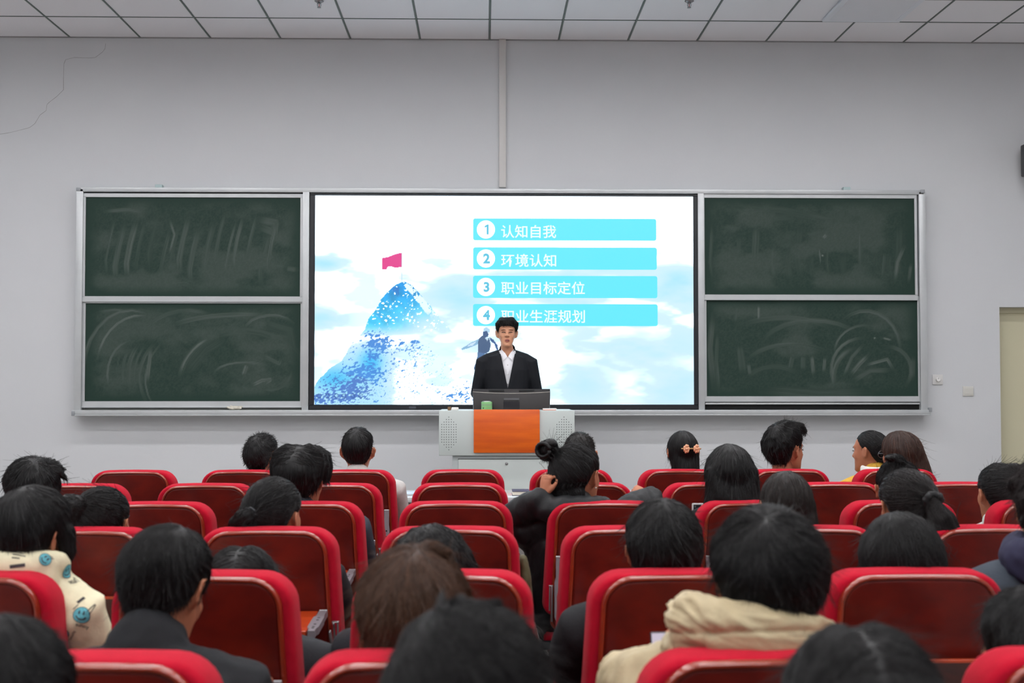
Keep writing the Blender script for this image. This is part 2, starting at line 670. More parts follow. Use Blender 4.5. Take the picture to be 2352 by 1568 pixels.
def bpart(name, m, *boxes, auto=40):
    mb = MB()
    for q in boxes:
        mb.rbox(*q[:6], q[6], 2)
    return mb.build(name, m, board, auto=auto)


DEEP = YW - YBD - 0.002
bpart('top_rail', ALU, bbox(174, 433, 2125, 443, 0, DEEP))
bpart('bottom_rail', ALU, bbox(172, 941, 2131, 951, -0.05, DEEP), bbox(172, 951, 2131, 954, -0.055, -0.045))
bpart('left_stile', ALU, bbox(172, 437, 188, 946, 0, DEEP))
bpart('right_stile', ALU, bbox(2113, 437, 2129, 946, 0, DEEP))
bpart('middle_stile', ALU, bbox(694, 441, 709, 946, 0, DEEP))
bpart('middle_stile', ALU, bbox(1604, 441, 1618, 946, 0, DEEP))
for a, b in ((172, 434), (2117, 432)):
    bpart('corner_cap', ALU_DARK, bbox(a, b, a + 10, b + 8, -0.004, 0.03))
bpart('corner_cap', ALU_DARK, bbox(172, 943, 179, 954, -0.058, -0.04))
bpart('corner_cap', ALU_DARK, bbox(2126, 936, 2133, 946, -0.058, -0.02))
bpart('back_panel', mat('board_back', (150, 152, 152), 0.6), bbox(186, 441, 2116, 942, DEEP - 0.012, DEEP - 0.001, 0.001))
for a in (358, 1952):
    q = bbox(a - 8, 424, a + 8, 433, 0.05, DEEP)
    o = MB().rbox(*q[:6], 0.002, 1).build('wall_clip', mat('clip_green', (176, 196, 196), 0.4), board)

CH_STROKES = {
    'ul': [(arc(560, 470, 260, 100 + 9 * k, 150 + 6 * k, 8, 0.9), 3 + (k % 3) * 3, 0.30 + 0.1 * (k % 2)) for k in range(0)],
}
ul = []
for k in range(16):
    x = 240 + k * 25 + random.uniform(-8, 8)
    top = 495 + random.uniform(-12, 40)
    ul.append(([(x + 22, top), (x + 8, top + 55), (x, top + 100), (x + 3, top + 140)], random.choice((4, 6, 9)), random.uniform(0.14, 0.42)))
ul += [([(385, 505), (397, 540), (384, 590)], 4, 0.5), ([(590, 505), (630, 512), (628, 535), (590, 520)], 12, 0.34), ([(235, 487), (290, 483), (340, 492)], 6, 0.3),
       ([(360, 660), (420, 652), (445, 660)], 7, 0.26), ([(655, 617), (680, 620)], 8, 0.24)]
ll = [(arc(300, 850, 110, 180, 300, 9, 1.25), 6, 0.4), (arc(320, 845, 100, 190, 285, 9, 1.2), 4, 0.6), (arc(305, 860, 60, 150, 270, 9, 1.3), 4, 0.5),
      *[(arc(395 + 13 * k, 850 + 4 * k, 128, 165 - 3 * k, 205 + 5 * k, 8, 0.9), 3 + (k * 2) % 5, 0.22 + 0.07 * (k % 3)) for k in range(6)], ([(345, 795), (341, 835), (336, 882)], 6, 0.5), (arc(520, 880, 110, 190, 250, 8, 1.0), 4, 0.6), (arc(530, 885, 120, 185, 255, 8, 1.0), 9, 0.22),
      (arc(560, 770, 190, 200, 290, 9, 0.25), 8, 0.34), (arc(620, 760, 60, 180, 330, 8, 0.6), 5, 0.45), (arc(560, 860, 70, 180, 330, 9, 0.4), 4, 0.45),
      ([(566, 836), (557, 864)], 7, 0.5), ([(225, 740), (320, 722), (420, 740)], 22, 0.16), ([(420, 860), (470, 800), (520, 770)], 20, 0.14), ([(590, 740), (660, 760), (672, 830)], 18, 0.14), ([(575, 886), (600, 874), (620, 872), (600, 885)], 6, 0.55), (arc(560, 880, 150, 240, 330, 9, 0.8), 12, 0.2),
      (arc(430, 790, 110, 200, 300, 8, 0.7), 7, 0.3), (arc(620, 850, 50, 0, 120, 8, 0.9), 5, 0.3), ([(220, 718), (260, 712), (300, 716)], 5, 0.3), ([(600, 815), (640, 835), (645, 820)], 6, 0.3)]
ur = []
for k in range(14):
    x = 1640 + k * 33 + random.uniform(-10, 10)
    ur.append(([(x + 5, 540 + random.uniform(-40, 40)), (x, 600), (x + 6, 645)], random.choice((5, 8, 11)), random.uniform(0.1, 0.24)))
ur += [([(2080, 562), (2064, 600), (2058, 645)], 6, 0.5), ([(2035, 575), (2030, 640)], 5, 0.3), ([(1975, 520), (1977, 612)], 5, 0.32), ([(1893, 545), (1902, 536)], 6, 0.5), ([(1884, 566), (1887, 605)], 2, 0.5),
       ([(1890, 583), (1893, 586)], 2.5, 1.0), ([(1640, 470), (1800, 480), (1900, 500), (2040, 504)], 12, 0.17), ([(1690, 490), (1760, 500), (1850, 495)], 14, 0.13), ([(2095, 605), (2090, 645)], 5, 0.35)]
lr = [(arc(1870, 800, 120, 190, 330, 10, 0.55), 8, 0.3), (arc(1990, 800, 80, 230, 370, 10, 1.1), 6, 0.42), (arc(1990, 810, 72, 180, 290, 10, 0.9), 4, 0.4),
      (arc(1820, 850, 110, 200, 320, 10, 0.55), 7, 0.3), (arc(1985, 850, 75, 150, 270, 10, 1.0), 5, 0.45), (arc(1975, 870, 60, 160, 260, 9, 1.2), 8, 0.42),
      ([(1955, 860), (1975, 835), (1995, 815)], 7, 0.55), ([(1940, 862), (1958, 820), (1985, 790)], 5, 0.42), ([(1990, 838), (2040, 824), (2055, 850)], 5, 0.6), ([(1960, 875), (2000, 850), (2050, 850)], 8, 0.35),
      ([(1866, 815), (1870, 862)], 6, 0.5), ([(1846, 815), (1845, 850)], 7, 0.36), ([(1896, 820), (1893, 855)], 5, 0.44), ([(1822, 815), (1815, 850)], 7, 0.28), ([(1745, 700), (1744, 735)], 4, 0.5),
      ([(1720, 835), (1724, 862)], 5, 0.4), ([(1700, 790), (1708, 860)], 11, 0.22), ([(1640, 720), (1632, 800), (1640, 890)], 9, 0.3), ([(1650, 760), (1646, 830), (1652, 900)], 6, 0.28), ([(1695, 700), (1690, 740)], 8, 0.25),
      (arc(1800, 780, 130, 220, 330, 9, 0.4), 9, 0.28), (arc(1780, 890, 70, 200, 330, 9, 0.7), 9, 0.2), ([(2030, 775), (2050, 780)], 3, 0.8), ([(2010, 774), (2013, 776)], 2.5, 1.0), (arc(2040, 850, 55, 270, 400, 9, 1.0), 6, 0.35),
      ([(1750, 895), (1880, 905), (2000, 900)], 16, 0.2), ([(2100, 820), (2098, 870)], 6, 0.26)]
for key, (gx0, gy0, gx1, gy1), strokes, pan in (('ul', (193, 455, 688, 681), ul, 0.030), ('ll', (194, 697, 689, 921), ll, 0.045),
                                                 ('ur', (1620, 452, 2104, 675), ur, 0.030), ('lr', (1624, 687, 2110, 910), lr, 0.045)):
    nx, nz = 250, 116
    X, Z = np.meshgrid(np.linspace(gx0, gx1, nx), np.linspace(gy0, gy1, nz))
    a = chalk_strokes(X, Z, strokes, {'ul': 1, 'll': 31, 'ur': 61, 'lr': 91}[key])
    haze = 0.08 * sstep(0.42, 0.7, fbm(X * 0.012, Z * 0.02, 5 + gx0 + gy0, 4)) + 0.05 * vnoise(X * 0.4, Z * 0.4, 9)
    edge = sstep(0, 40, X - gx0) * sstep(0, 40, gx1 - X) * sstep(0, 30, Z - gy0) * sstep(0, 30, gy1 - Z)
    a = np.clip(np.maximum(a * 0.62, haze * edge), 0, 1)
    sl = MB().rbox(bx(gx0) - 0.012, pan - 0.004, bz(gy1) - 0.012, bx(gx1) + 0.012, pan + 0.012, bz(gy0) + 0.012, 0.002)
    me = grid_mesh('writing_surface', bx(gx0), bx(gx1), bz(gy1), bz(gy0), pan - 0.0045, nx, nz)
    at_ = me.attributes.new('chalk', 'FLOAT', 'POINT')
    at_.data.foreach_set('value', a.ravel().astype(np.float32))
    if 'chalkboard_green' not in MATS:
        attr_mix_mat('chalkboard_green', (27, 52, 43), (150, 156, 150), 'chalk', 0.62, 0.3)
    p = sl.build('sliding_panel', ALU, board)
    ws = link('writing_surface', me, MATS['chalkboard_green'], p)
    # frame bars of this sliding panel (sub-parts)
    t = 7
    for nm, q in (('panel_bar', (gx0 - 6, gy0 - 9, gx1 + 6, gy0)), ('panel_bar', (gx0 - 6, gy1, gx1 + 6, gy1 + 13)), ('panel_bar', (gx0 - 6, gy0 - 2, gx0, gy1 + 2)), ('panel_bar', (gx1, gy0 - 2, gx1 + 6, gy1 + 2))):
        qq = bbox(*q, pan - 0.016, pan + 0.012)
        MB().rbox(*qq[:6], 0.002, 1).build(nm, ALU, p)
# lower runner rails and the dark slot behind them
bpart('runner_rail', ALU, bbox(188, 684, 694, 694, 0.03, 0.05))
bpart('runner_rail', ALU, bbox(188, 932, 694, 936, 0.02, 0.04))
bpart('runner_rail', ALU, bbox(1620, 925, 2112, 929, 0.02, 0.04))
bpart('runner_slot', DARK, bbox(1620, 930, 2113, 940, 0.05, DEEP - 0.013, 0.001))
bpart('runner_slot', mat('slot_grey', (120, 122, 118), 0.7), bbox(189, 937, 694, 941, 0.05, DEEP - 0.013, 0.001))
bpart('top_slot', mat('slot_dark', (60, 60, 62), 0.7), bbox(189, 443, 694, 447, 0.06, DEEP - 0.013, 0.001))
bpart('top_slot', mat('slot_dark', (60, 60, 62), 0.7), bbox(1619, 443, 2112, 447, 0.06, DEEP - 0.013, 0.001))

# chalk rag on the ledge
rag = MB()
cpt = at(540, 943, YBD - 0.02)
for k in range(9):
    a = random.uniform(0, 6.28)
    rag.ell((0.055 * math.cos(a) * random.random() * 1.3, 0.012 * math.sin(a), 0.010 + 0.008 * random.random()),
            (0.03 + 0.02 * random.random(), 0.014, 0.009), Euler((random.uniform(-.4, .4), random.uniform(-.5, .5), random.uniform(-1, 1))))
me = voxel(rag, 0.004, 'rag', 1, lambda co: 0.004 * pnoise(co, 70, 3))
me.transform(Matrix.Translation((0, 0, -mesh_xyz(me)[:, 2].min() + 0.0005)))
o = link('rag', me, mat('rag_cloth', (222, 218, 204), 0.9, var=(60, (150, 140, 120), 0.4)), None, (cpt.x, YBD - 0.025, bz(941) + 0.0005))
tag(o, 'crumpled white cleaning rag on the ledge under the left blackboard', 'rag')

# ------------------------------------------------------------------ the display and its slide
disp = thing('display', 'large wall display showing a blue mountain slide between the blackboards', 'display', (0, YBD, 0))
SX0, SX1, SY0, SY1 = 722, 1594, 449, 929
YS = 0.03                          # screen plane relative to the frame front
mb = MB()
for q in ((709.5, 444, 1603.5, SY0 - 1), (709.5, SY1 + 1, 1603.5, 940), (709.5, SY0 - 1, SX0, SY1 + 1), (SX1, SY0 - 1, 1603.5, SY1 + 1)):
    qq = bbox(*q, 0.012, 0.06)
    mb.rbox(*qq[:6], 0.003, 1)
mb.build('bezel', BLACK, disp)
qq = bbox(712, 446, 1601, 938, YS + 0.002, 0.065)
MB().box(*qq[:6]).build('display_case', BLACK, disp)


def slide_picture(nx, nz):
    X, Y = np.meshgrid(np.linspace(SX0, SX1, nx), np.linspace(SY0, SY1, nz))
    col = np.ones(X.shape + (3,)) * np.array([252, 255, 255.0])

    def mixc(c, a):
        nonlocal col
        a = np.clip(a, 0, 1)[..., None]
        col = col * (1 - a) + np.array(c, float) * a

    # sea of clouds
    cl = fbm(X * 0.006, Y * 0.016, 3, 5)
    mixc((224, 249, 255), sstep(0.48, 0.72, cl) * sstep(540, 640, Y) * (0.5 - 0.25 * sstep(760, 930, Y)))
    cl2 = fbm(X * 0.012 + 9, Y * 0.03, 17, 4)
    mixc((228, 251, 255), sstep(0.42, 0.66, cl2) * sstep(520, 600, Y) * 0.65)
    mixc((238, 252, 255), 0.6 * sstep(680, 900, Y) * sstep(1150, 1350, X))
    for cx, cy, rx, ry, s in ((742, 608, 40, 16, .9), (1560, 655, 55, 40, .9), (1050, 672, 70, 38, .8), (740, 730, 40, 30, .6), (1300, 690, 120, 16, .5), (1420, 620, 160, 16, .5),
                              (1480, 800, 140, 60, .35), (1560, 900, 60, 40, .5), (1340, 880, 60, 40, .35), (1250, 640, 200, 12, .4)):
        dd = ((X - cx) / rx) ** 2 + ((Y - cy) / ry) ** 2
        mixc((172, 236, 250), s * np.exp(-dd) * (0.35 + 0.9 * cl2))
    # upper peak
    wob = 7 * (fbm(Y * 0.05, X * 0.002, 23, 3) - 0.5)
    peak = [(925, 646), (905, 655), (886, 672), (873, 688), (862, 712), (846, 734), (836, 757), (820, 778), (800, 800), (1075, 800), (1042, 768), (1010, 731), (975, 690), (944, 655)]
    ins = inside(X + wob, Y, peak)
    n1 = fbm(X * 0.06, Y * 0.08, 41, 4)
    g = sstep(650, 745, Y)
    blue = np.array([28, 154, 218.0]) * (1 - g[..., None]) + np.array([70, 214, 252.0]) * g[..., None]
    blue = blue * (0.86 + 0.3 * n1[..., None])
    fade = (1 - sstep(738, 778, Y)) * (1 - 0.97 * np.exp(-(((X - 985) / 62) ** 2 + ((Y - 752) / 40) ** 2))) * (1 - 0.8 * sstep(0, 40, X - (925 + (Y - 646) * 0.62)) * sstep(690, 740, Y))
    a = ins * np.clip(fade, 0, 1)
    col = col * (1 - a[..., None]) + np.clip(blue, 0, 255) * a[..., None]
    mixc((60, 110, 190), ins * sstep(0.55, 0.75, fbm(X * 0.03, Y * 0.03, 47, 3)) * (1 - sstep(720, 750, Y)) * 0.55 * (X < 915))
    mixc((250, 255, 255), ins * sstep(0.67, 0.74, fbm(X * 0.2, Y * 0.28, 51, 3)) * (1 - sstep(740, 770, Y)))
    ridge = np.abs(X - (932 + (Y - 650) * 0.80)) < 7 + 5 * n1
    mixc((236, 252, 255), ins * ridge * (fbm(X * 0.12, Y * 0.12, 55, 3) > 0.44) * (1 - sstep(715, 740, Y)))
    # lower slopes
    low = [(836, 757), (800, 800), (785, 830), (752, 852), (735, 866), (722, 890), (722, 929), (1100, 929), (1092, 884), (1060, 868), (1010, 820), (985, 790), (940, 775), (880, 760)]
    li = inside(X + wob, Y + wob, low).astype(float)
    mixc((168, 232, 252), li * sstep(830, 790, X + 0.0 * Y) * 0 + li * 0.55 * (1 - sstep(860, 930, X)) * sstep(770, 830, Y))
    mixc((70, 200, 245), li * np.exp(-(((X - 770) / 55) ** 2 + ((Y - 870) / 26) ** 2)) * 0.85)
    mixc((40, 190, 245), li * np.exp(-(((X - 850) / 26) ** 2 + ((Y - 832) / 30) ** 2)) * 0.8)
    rk = fbm(X * 0.21 + 0.08 * Y, Y * 0.30, 61, 3)
    dens = np.zeros(X.shape)
    for cx, cy, rx, ry, s in ((868, 790, 34, 24, 1.0), (862, 772, 26, 8, .9), (922, 787, 12, 9, .8), (948, 786, 12, 6, .8), (835, 860, 45, 34, 1.0), (800, 895, 60, 30, .95), (745, 918, 45, 16, 1.0), (860, 820, 22, 14, .8),
                              (930, 800, 55, 16, .34), (925, 840, 60, 40, .18), (1060, 912, 46, 20, .62), (1075, 890, 18, 18, .5), (960, 900, 70, 30, .12), (780, 915, 50, 20, .9), (790, 800, 30, 20, .3)):
        dens = np.maximum(dens, s * np.exp(-(((X - cx) / rx) ** 2 + ((Y - cy) / ry) ** 2) ** 1.3))
    thr = 0.72 - 0.40 * dens
    rock = sstep(thr, thr + 0.09, rk) * (dens > 0.07)
    tint = fbm(X * 0.05, Y * 0.05, 71, 3)[..., None]
    rc = np.array([66, 134, 212.0]) * tint + np.array([78, 150, 225.0]) * (1 - tint)
    rc = np.where((((X - 790) / 75) ** 2 + ((Y - 900) / 40) ** 2 < 1)[..., None], rc * np.array([1.1, .86, .9]), rc)
    aa = (rock * li * 0.92)[..., None]
    col = col * (1 - aa) + rc * aa
    line = np.abs(fbm(X * 0.05 + 0.02 * Y, Y * 0.11, 83, 3) - 0.5) < 0.012
    mixc((150, 215, 240), li * line * sstep(800, 850, X) * sstep(770, 800, Y) * 0.6)
    # flag and its pole
    mixc((196, 214, 224), (np.abs(X - 921.3) < 0.9) * (Y > 575) * (Y < 650))
    fl = [(921, 580), (905, 584), (890, 590), (875, 593), (875, 619), (886, 619), (889, 613), (895, 612), (905, 615), (921, 614)]
    mixc((250, 66, 140), inside(X, Y, fl))
    # climber in a wind-blown coat
    for c, poly in (((196, 224, 238), [(1110, 753), (1118, 752), (1124, 757), (1124, 764), (1112, 765), (1108, 760)]),
                    ((64, 92, 132), [(1108, 762), (1116, 760), (1121, 766), (1120, 774), (1111, 775), (1107, 769)]),
                    ((150, 190, 214), [(1098, 779), (1082, 786), (1070, 794), (1057, 801), (1060, 804), (1076, 799), (1098, 790)]),
                    ((226, 240, 247), [(1094, 783), (1080, 789), (1070, 796), (1084, 794)]),
                    ((74, 96, 128), [(1098, 778), (1106, 770), (1114, 775), (1122, 776), (1126, 792), (1122, 808), (1112, 812), (1096, 809), (1096, 794)]),
                    ((60, 92, 140), [(1122, 774), (1132, 780), (1141, 792), (1144, 806), (1139, 804), (1134, 790), (1126, 784)]),
                    ((226, 240, 246), [(1112, 776), (1121, 775), (1118, 783)]),
                    ((88, 118, 158), [(1096, 809), (1114, 811), (1130, 812), (1128, 826), (1104, 830), (1094, 824)]),
                    ((210, 232, 244), [(1111, 812), (1124, 811), (1122, 822), (1114, 820)]),
                    ((84, 112, 150), [(1094, 824), (1104, 830), (1103, 848), (1098, 862), (1094, 872), (1090, 862), (1087, 845)]),
                    ((70, 96, 160), [(1090, 862), (1096, 860), (1096, 886), (1091, 880)])):
        mixc(c, inside(X, Y, poly) * 0.95)
    # faint presenter icons at the lower left
    for cx in (733, 752, 772, 790, 810, 828):
        dd = np.hypot(X - cx, Y - 909)
        mixc((40, 70, 130), (np.abs(dd - 4.5) < 1.2) * 0.45)
    c = np.clip(col, 0, 255) / 255.0
    l = np.where(c <= 0.04045, c / 12.92, ((c + 0.055) / 1.055) ** 2.4)
    # a bright display: its whites are far above the wall's and slightly blue
    f = 0.94 + 1.9 * np.clip((l.min(-1, keepdims=True) - 0.80) / 0.18, 0, 1) ** 1.5
    l = l * f * np.array([0.86, 0.98, 1.10])
    return np.concatenate([l, np.ones(l.shape[:2] + (1,))], -1)


nx, nz = 640, 352
me = grid_mesh('screen', bx(SX0), bx(SX1), bz(SY1), bz(SY0), YS, nx, nz)
ca = me.color_attributes.new('slide', 'FLOAT_COLOR', 'POINT')
ca.data.foreach_set('color', slide_picture(nx, nz).astype(np.float32).ravel())
screen = link('screen', me, emit_mat('slide_emission', (255, 255, 255), SCREEN_STRENGTH, 'slide'), disp)
CYAN = emit_mat('slide_cyan', (98, 234, 255), 1.0)
WHITE_E = emit_mat('slide_white', (250, 255, 255), 1.8)
TEXT_E = emit_mat('slide_text_white', (236, 254, 255), 1.05)
NUM_E = emit_mat('slide_numeral', (92, 196, 226), 1.0)


def flat_poly(poly, y):
    mb = MB()
    mb.add([(x, y, z) for x, z in poly], [tuple(range(len(poly)))])
    return mb


def rrect(x0, z0, x1, z1, r, n=5):
    p = []
    for cx, cz, a0 in ((x1 - r, z1 - r, 0), (x0 + r, z1 - r, 90), (x0 + r, z0 + r, 180), (x1 - r, z0 + r, 270)):
        for k in range(n + 1):
            a = R(a0 + 90 * k / n)
            p.append((cx + r * math.cos(a), cz + r * math.sin(a)))
    return p


def text_mesh(txt, height, bold=0.0, spacing=1.0):
    cu = bpy.data.curves.new('lettering', 'FONT')
    cu.body = txt
    cu.size = 1.0
    cu.offset = bold
    cu.space_character = spacing
    cu.resolution_u = 4
    o = bpy.data.objects.new('lettering', cu)
    TMP.collection.objects.link(o)
    with bpy.context.temp_override(scene=TMP, view_layer=TMP.view_layers[0]):
        dg = bpy.context.evaluated_depsgraph_get()
    dg.update()
    me = bpy.data.meshes.new_from_object(o.evaluated_get(dg))
    bpy.data.objects.remove(o)
    bpy.data.curves.remove(cu)
    co = mesh_xyz(me)
    lo, hi = co.min(0), co.max(0)
    s = height / (hi[1] - lo[1])
    out = np.stack([(co[:, 0] - lo[0]) * s, np.zeros(len(co)), (co[:, 1] - lo[1]) * s], -1)
    me.vertices.foreach_set('co', out.ravel())
    me.update()
    return me, (hi[0] - lo[0]) * s


for n, (txt, by0, by1, bx1, tx1, ty0, ty1) in enumerate((('认知自我', 500.5, 551, 1509, 1278, 515.5, 545.5), ('环境认知', 567, 618, 1510, 1278, 582, 612),
                                                ('职业目标定位', 632.5, 683.5, 1511, 1344, 645.5, 675.5), ('职业生涯规划', 697.5, 748, 1511.5, 1344, 711, 741))):
    bar = flat_poly(rrect(bx(1086.5), bz(by1), bx(bx1), bz(by0), 0.018), YS - 0.0015).build('slide_bar', CYAN, disp)
    cz = bz((by0 + by1) / 2 + 0.3)
    cxx, rr = bx(1116), bx(1137) - bx(1116)
    flat_poly([(cxx + rr * math.cos(2 * math.pi * k / 40), cz + rr * math.sin(2 * math.pi * k / 40)) for k in range(40)], YS - 0.003).build('number_disc', WHITE_E, bar)
    hn = bz(0) - bz(23)
    if n == 0:
        o1 = flat_poly([(x * hn * 0.9, z * hn) for x, z in ((0.22, 0), (0.44, 0), (0.44, 1), (0.30, 1), (0.0, 0.85), (0.0, 0.66), (0.22, 0.76))], 0)
        me, w = o1.mesh('numeral', smooth=False), 0.42 * hn * 0.9
    else:
        me, w = text_mesh(str(n + 1), hn, 0.042)
    link('numeral', me, NUM_E, bar, (bx(1117.5) - w / 2, YS - 0.0045, cz - hn / 2))
    me, w = text_mesh(txt, bz(ty0) - bz(ty1), 0.012, 1.0)
    tw = bx(tx1) - bx(1151)
    me.transform(Matrix.Scale(tw / w, 4, (1, 0, 0)))
    link('lettering', me, TEXT_E, bar, (bx(1151), YS - 0.003, bz(ty1)))
for q in ((940, 933, 956, 938),):
    b = bbox(*q, 0.0105, 0.012, 0.0)
    MB().box(*b[:6]).build('maker_plate', mat('plate_grey', (70, 74, 82), 0.4), disp)

# wall plates and loudspeaker
for (x0, y0, x1, y1), nm, lab, cat in (((2141, 860, 2165, 883), 'dimmer_switch', 'square white rotary dimmer switch beside the right blackboard', 'switch'),
                                       ((2211, 887, 2235, 909), 'wall_outlet', 'square cream blank wall outlet plate left of the door', 'outlet')):
    a, b = at(x0, y1, YW), at(x1, y0, YW)
    o = thing(nm, lab, cat, ((a.x + b.x) / 2, YW, (a.z + b.z) / 2))
    hw, hh = (b.x - a.x) / 2, (b.z - a.z) / 2
    if nm == 'dimmer_switch':
        MB().rbox(-hw, -0.011, -hh, hw, -0.0005, hh, 0.003).build('plate', PLASTIC_W, o, auto=40)
        MB().lathe([(0.001, -0.03), (0.016, -0.03), (0.019, -0.026), (0.019, -0.011), (0.001, -0.011)], 24, axis='y').build('knob', mat('knob_white', (228, 227, 224), 0.4), o, auto=40)
        MB().rbox(-0.002, -0.0305, 0.004, 0.002, -0.0295, 0.014, 0.0002, 1).build('pointer', ALU_DARK, o)
    else:
        MB().rbox(-hw, -0.011, -hh, hw, -0.0005, hh, 0.003).build('plate', mat('plate_cream', (206, 205, 198), 0.5), o, auto=40)
        MB().rbox(-hw * .8, -0.0125, -hh * .62, hw * .8, -0.011, hh * .62, 0.0006, 1).build('cover', mat('plate_cream', (206, 205, 198), 0.5), o)
a = at(2344, 407, 10.59)
b = at(2344, 334, 10.59)
spk = thing('loudspeaker', 'black box loudspeaker hung high on the front wall at the right edge', 'loudspeaker', (a.x, 10.35, a.z))
hh = b.z - a.z
MB().rbox(0, 0.0, 0, 0.26, 0.24, hh, 0.012).build('cabinet', BLACK, spk, auto=40)
MB().rbox(0.015, -0.008, 0.015, 0.245, -0.0005, hh - 0.015, 0.004).build('grille', mat('speaker_cloth', (22, 22, 24), 0.9, bump=(300, 0.4)), spk, auto=40)
MB().box(0.09, 0.24, hh * 0.4, 0.17, YW - 10.35 - 0.0005, hh * 0.6).build('bracket', BLACK, spk)

# ------------------------------------------------------------------ lectern and what stands on it
YL = 9.1
lx0, lx1 = at(1008, 990, YL).x, at(1320, 990, YL).x
LTOP, LMID = at(1160, 942.5, YL).z, at(1160, 1046, YL).z
lect = thing('lectern', 'pale grey steel multimedia lectern with an orange wood front panel', 'lectern', ((lx0 + lx1) / 2, YL, STAGE_Z))
ox = (lx0 + lx1) / 2


def L(x0, y0, z0, x1, y1, z1):
    return (x0 - ox, y0, z0 - STAGE_Z, x1 - ox, y1, z1 - STAGE_Z)


MB().rbox(*L(lx0, 0, LMID, lx1, 0.5, LTOP), 0.006).build('upper_cabinet', GREY_LECTERN, lect, auto=40)
bx0, bx1 = at(1039, 1060, YL).x, at(1290, 1060, YL).x
MB().rbox(*L(bx0, 0.03, STAGE_Z, bx1, 0.47, LMID - 0.001), 0.004).build('base_cabinet', mat('grey_lectern_base', (176, 184, 184), 0.45), lect, auto=40)
fd = MB().rbox(*L(at(1053, 1060, YL).x, 0.022, STAGE_Z + 0.06, at(1276, 1060, YL).x, 0.0295, at(1160, 1055, YL).z), 0.002).build('front_door', GREY_LECTERN, lect, auto=40)
k = at(1163.5, 1065, YL)
MB().lathe([(0.001, -0.008), (0.009, -0.008), (0.011, -0.004), (0.011, 0), (0.001, 0)], 18, (k.x - ox, 0.022, k.z - STAGE_Z), axis='y').build('lock', STEEL, fd, smooth=True)
MB().box(*L(at(1052, 1060, YL).x, 0.0255, at(1160, 1055.5, YL).z, at(1277, 1060, YL).x, 0.0298, at(1160, 1053.6, YL).z)).build('door_gap', DARK, lect)
pa, pb = at(1088, 1039.5, YL), at(1239.5, 940, YL)
WOODP = mat('orange_panel_wood', (228, 102, 2), 0.42, var=(3.2, (198, 74, 2), 0.9), coat=0.08, stretch=(0.6, 1, 5))
MB().rbox(*L(pa.x, -0.02, pa.z, pb.x, -0.0005, pb.z), 0.005).build('wood_panel', WOODP, lect, auto=40)
holes = MB()
for cx in (1031, 1295.5):
    for c, (a, b) in enumerate(((974.5, 1015), (969, 1021), (963, 1026.5), (957.5, 1032.5), (963, 1026.5), (969, 1021), (974.5, 1015))):
        n = round((b - a) / 5.85)
        for i in range(n + 1):
            p = at(cx + (c - 3) * 5.5, a + (b - a) * i / n, YL)
            ring = [(p.x - ox + 0.0034 * math.cos(2 * math.pi * q / 8), -0.0006, p.z - STAGE_Z + 0.0034 * math.sin(2 * math.pi * q / 8)) for q in range(8)]
            holes.add(ring, [tuple(range(8))])
o = holes.build('speaker_holes', mat('hole_dark', (84, 88, 88), 0.9), lect)
o['kind'] = 'stuff'

# monitor seen from behind
YM = 9.24
m0, m1 = at(1086, 930, YM).x, at(1264, 930, YM).x
mon = thing('monitor', 'wide dark curved monitor seen from behind on the lectern', 'monitor', ((m0 + m1) / 2, YM, LTOP))
mw_, mh = (m1 - m0) / 2, at(1170, 893, YM).z - LTOP
CASE = mat('monitor_case', (36, 34, 35), 0.42, spec=0.4, var=(5, (46, 42, 40), 0.5))


def bow(x):
    return -0.035 * (1 - (x / mw_) ** 2)


mb = MB()
rings = []
for i in range(25):
    x = -mw_ + 2 * mw_ * i / 24
    xs = x * 0.975
    dip = 0.012 * (1 - (x / mw_) ** 2)
    yb = bow(x)
    rings.append([(xs, yb, 0.004), (x, yb + 0.012, mh - 0.024 - dip), (x, yb + 0.016, mh - 0.018 - dip), (x, yb + 0.05, mh), (x, yb + 0.062, mh - 0.002), (x, yb + 0.05, 0.004)])
mb.loft(rings)
mb.build('monitor_shell', CASE, mon, auto=30)
edge = MB().tube([(-mw_ * 0.995 + 1.99 * mw_ * i / 24, bow(-mw_ + 2 * mw_ * i / 24) + 0.0125, mh - 0.021 - 0.012 * (1 - (i / 12 - 1) ** 2)) for i in range(25)], 0.0024, seg=6)
edge.build('trim_line', mat('trim_light', (170, 164, 156), 0.3, metal=0.4), mon, smooth=True)
vent_bits = MB()
for i in range(25):
    pass
mb = MB()
for s in (-1, 1):
    mb.loft([[(s * x, bow(x) + 0.024, mh - 0.0105 - 0.006 * (1 - (x / mw_) ** 2)), (s * x, bow(x) + 0.040, mh - 0.0035 - 0.002 * (1 - (x / mw_) ** 2)), (s * x, bow(x) + 0.042, mh - 0.006)] for x in [0.055 + 0.115 * k / 6 for k in range(7)]])
o = mb.build('vent_strips', DARK, mon)
o['kind'] = 'stuff'
pz0, pz1 = at(1170, 919, YM).z - LTOP, at(1170, 914, YM).z - LTOP
MB().rbox(-0.058, bow(0) + 0.0005, pz0, 0.056, bow(0) + 0.01, pz1, 0.001, 1).build('name_plate', mat('plate_metal', (96, 98, 100), 0.35, metal=0.3), mon)
MB().rbox(-0.06, bow(0) - 0.0012, 0.0045, 0.058, bow(0) + 0.01, pz0 - 0.008, 0.001, 1).build('stand_cover', BLACK, mon)
MB().rbox(-0.12, 0.0, 0.0005, 0.12, 0.09, 0.004, 0.001, 1).build('stand_foot', BLACK, mon)

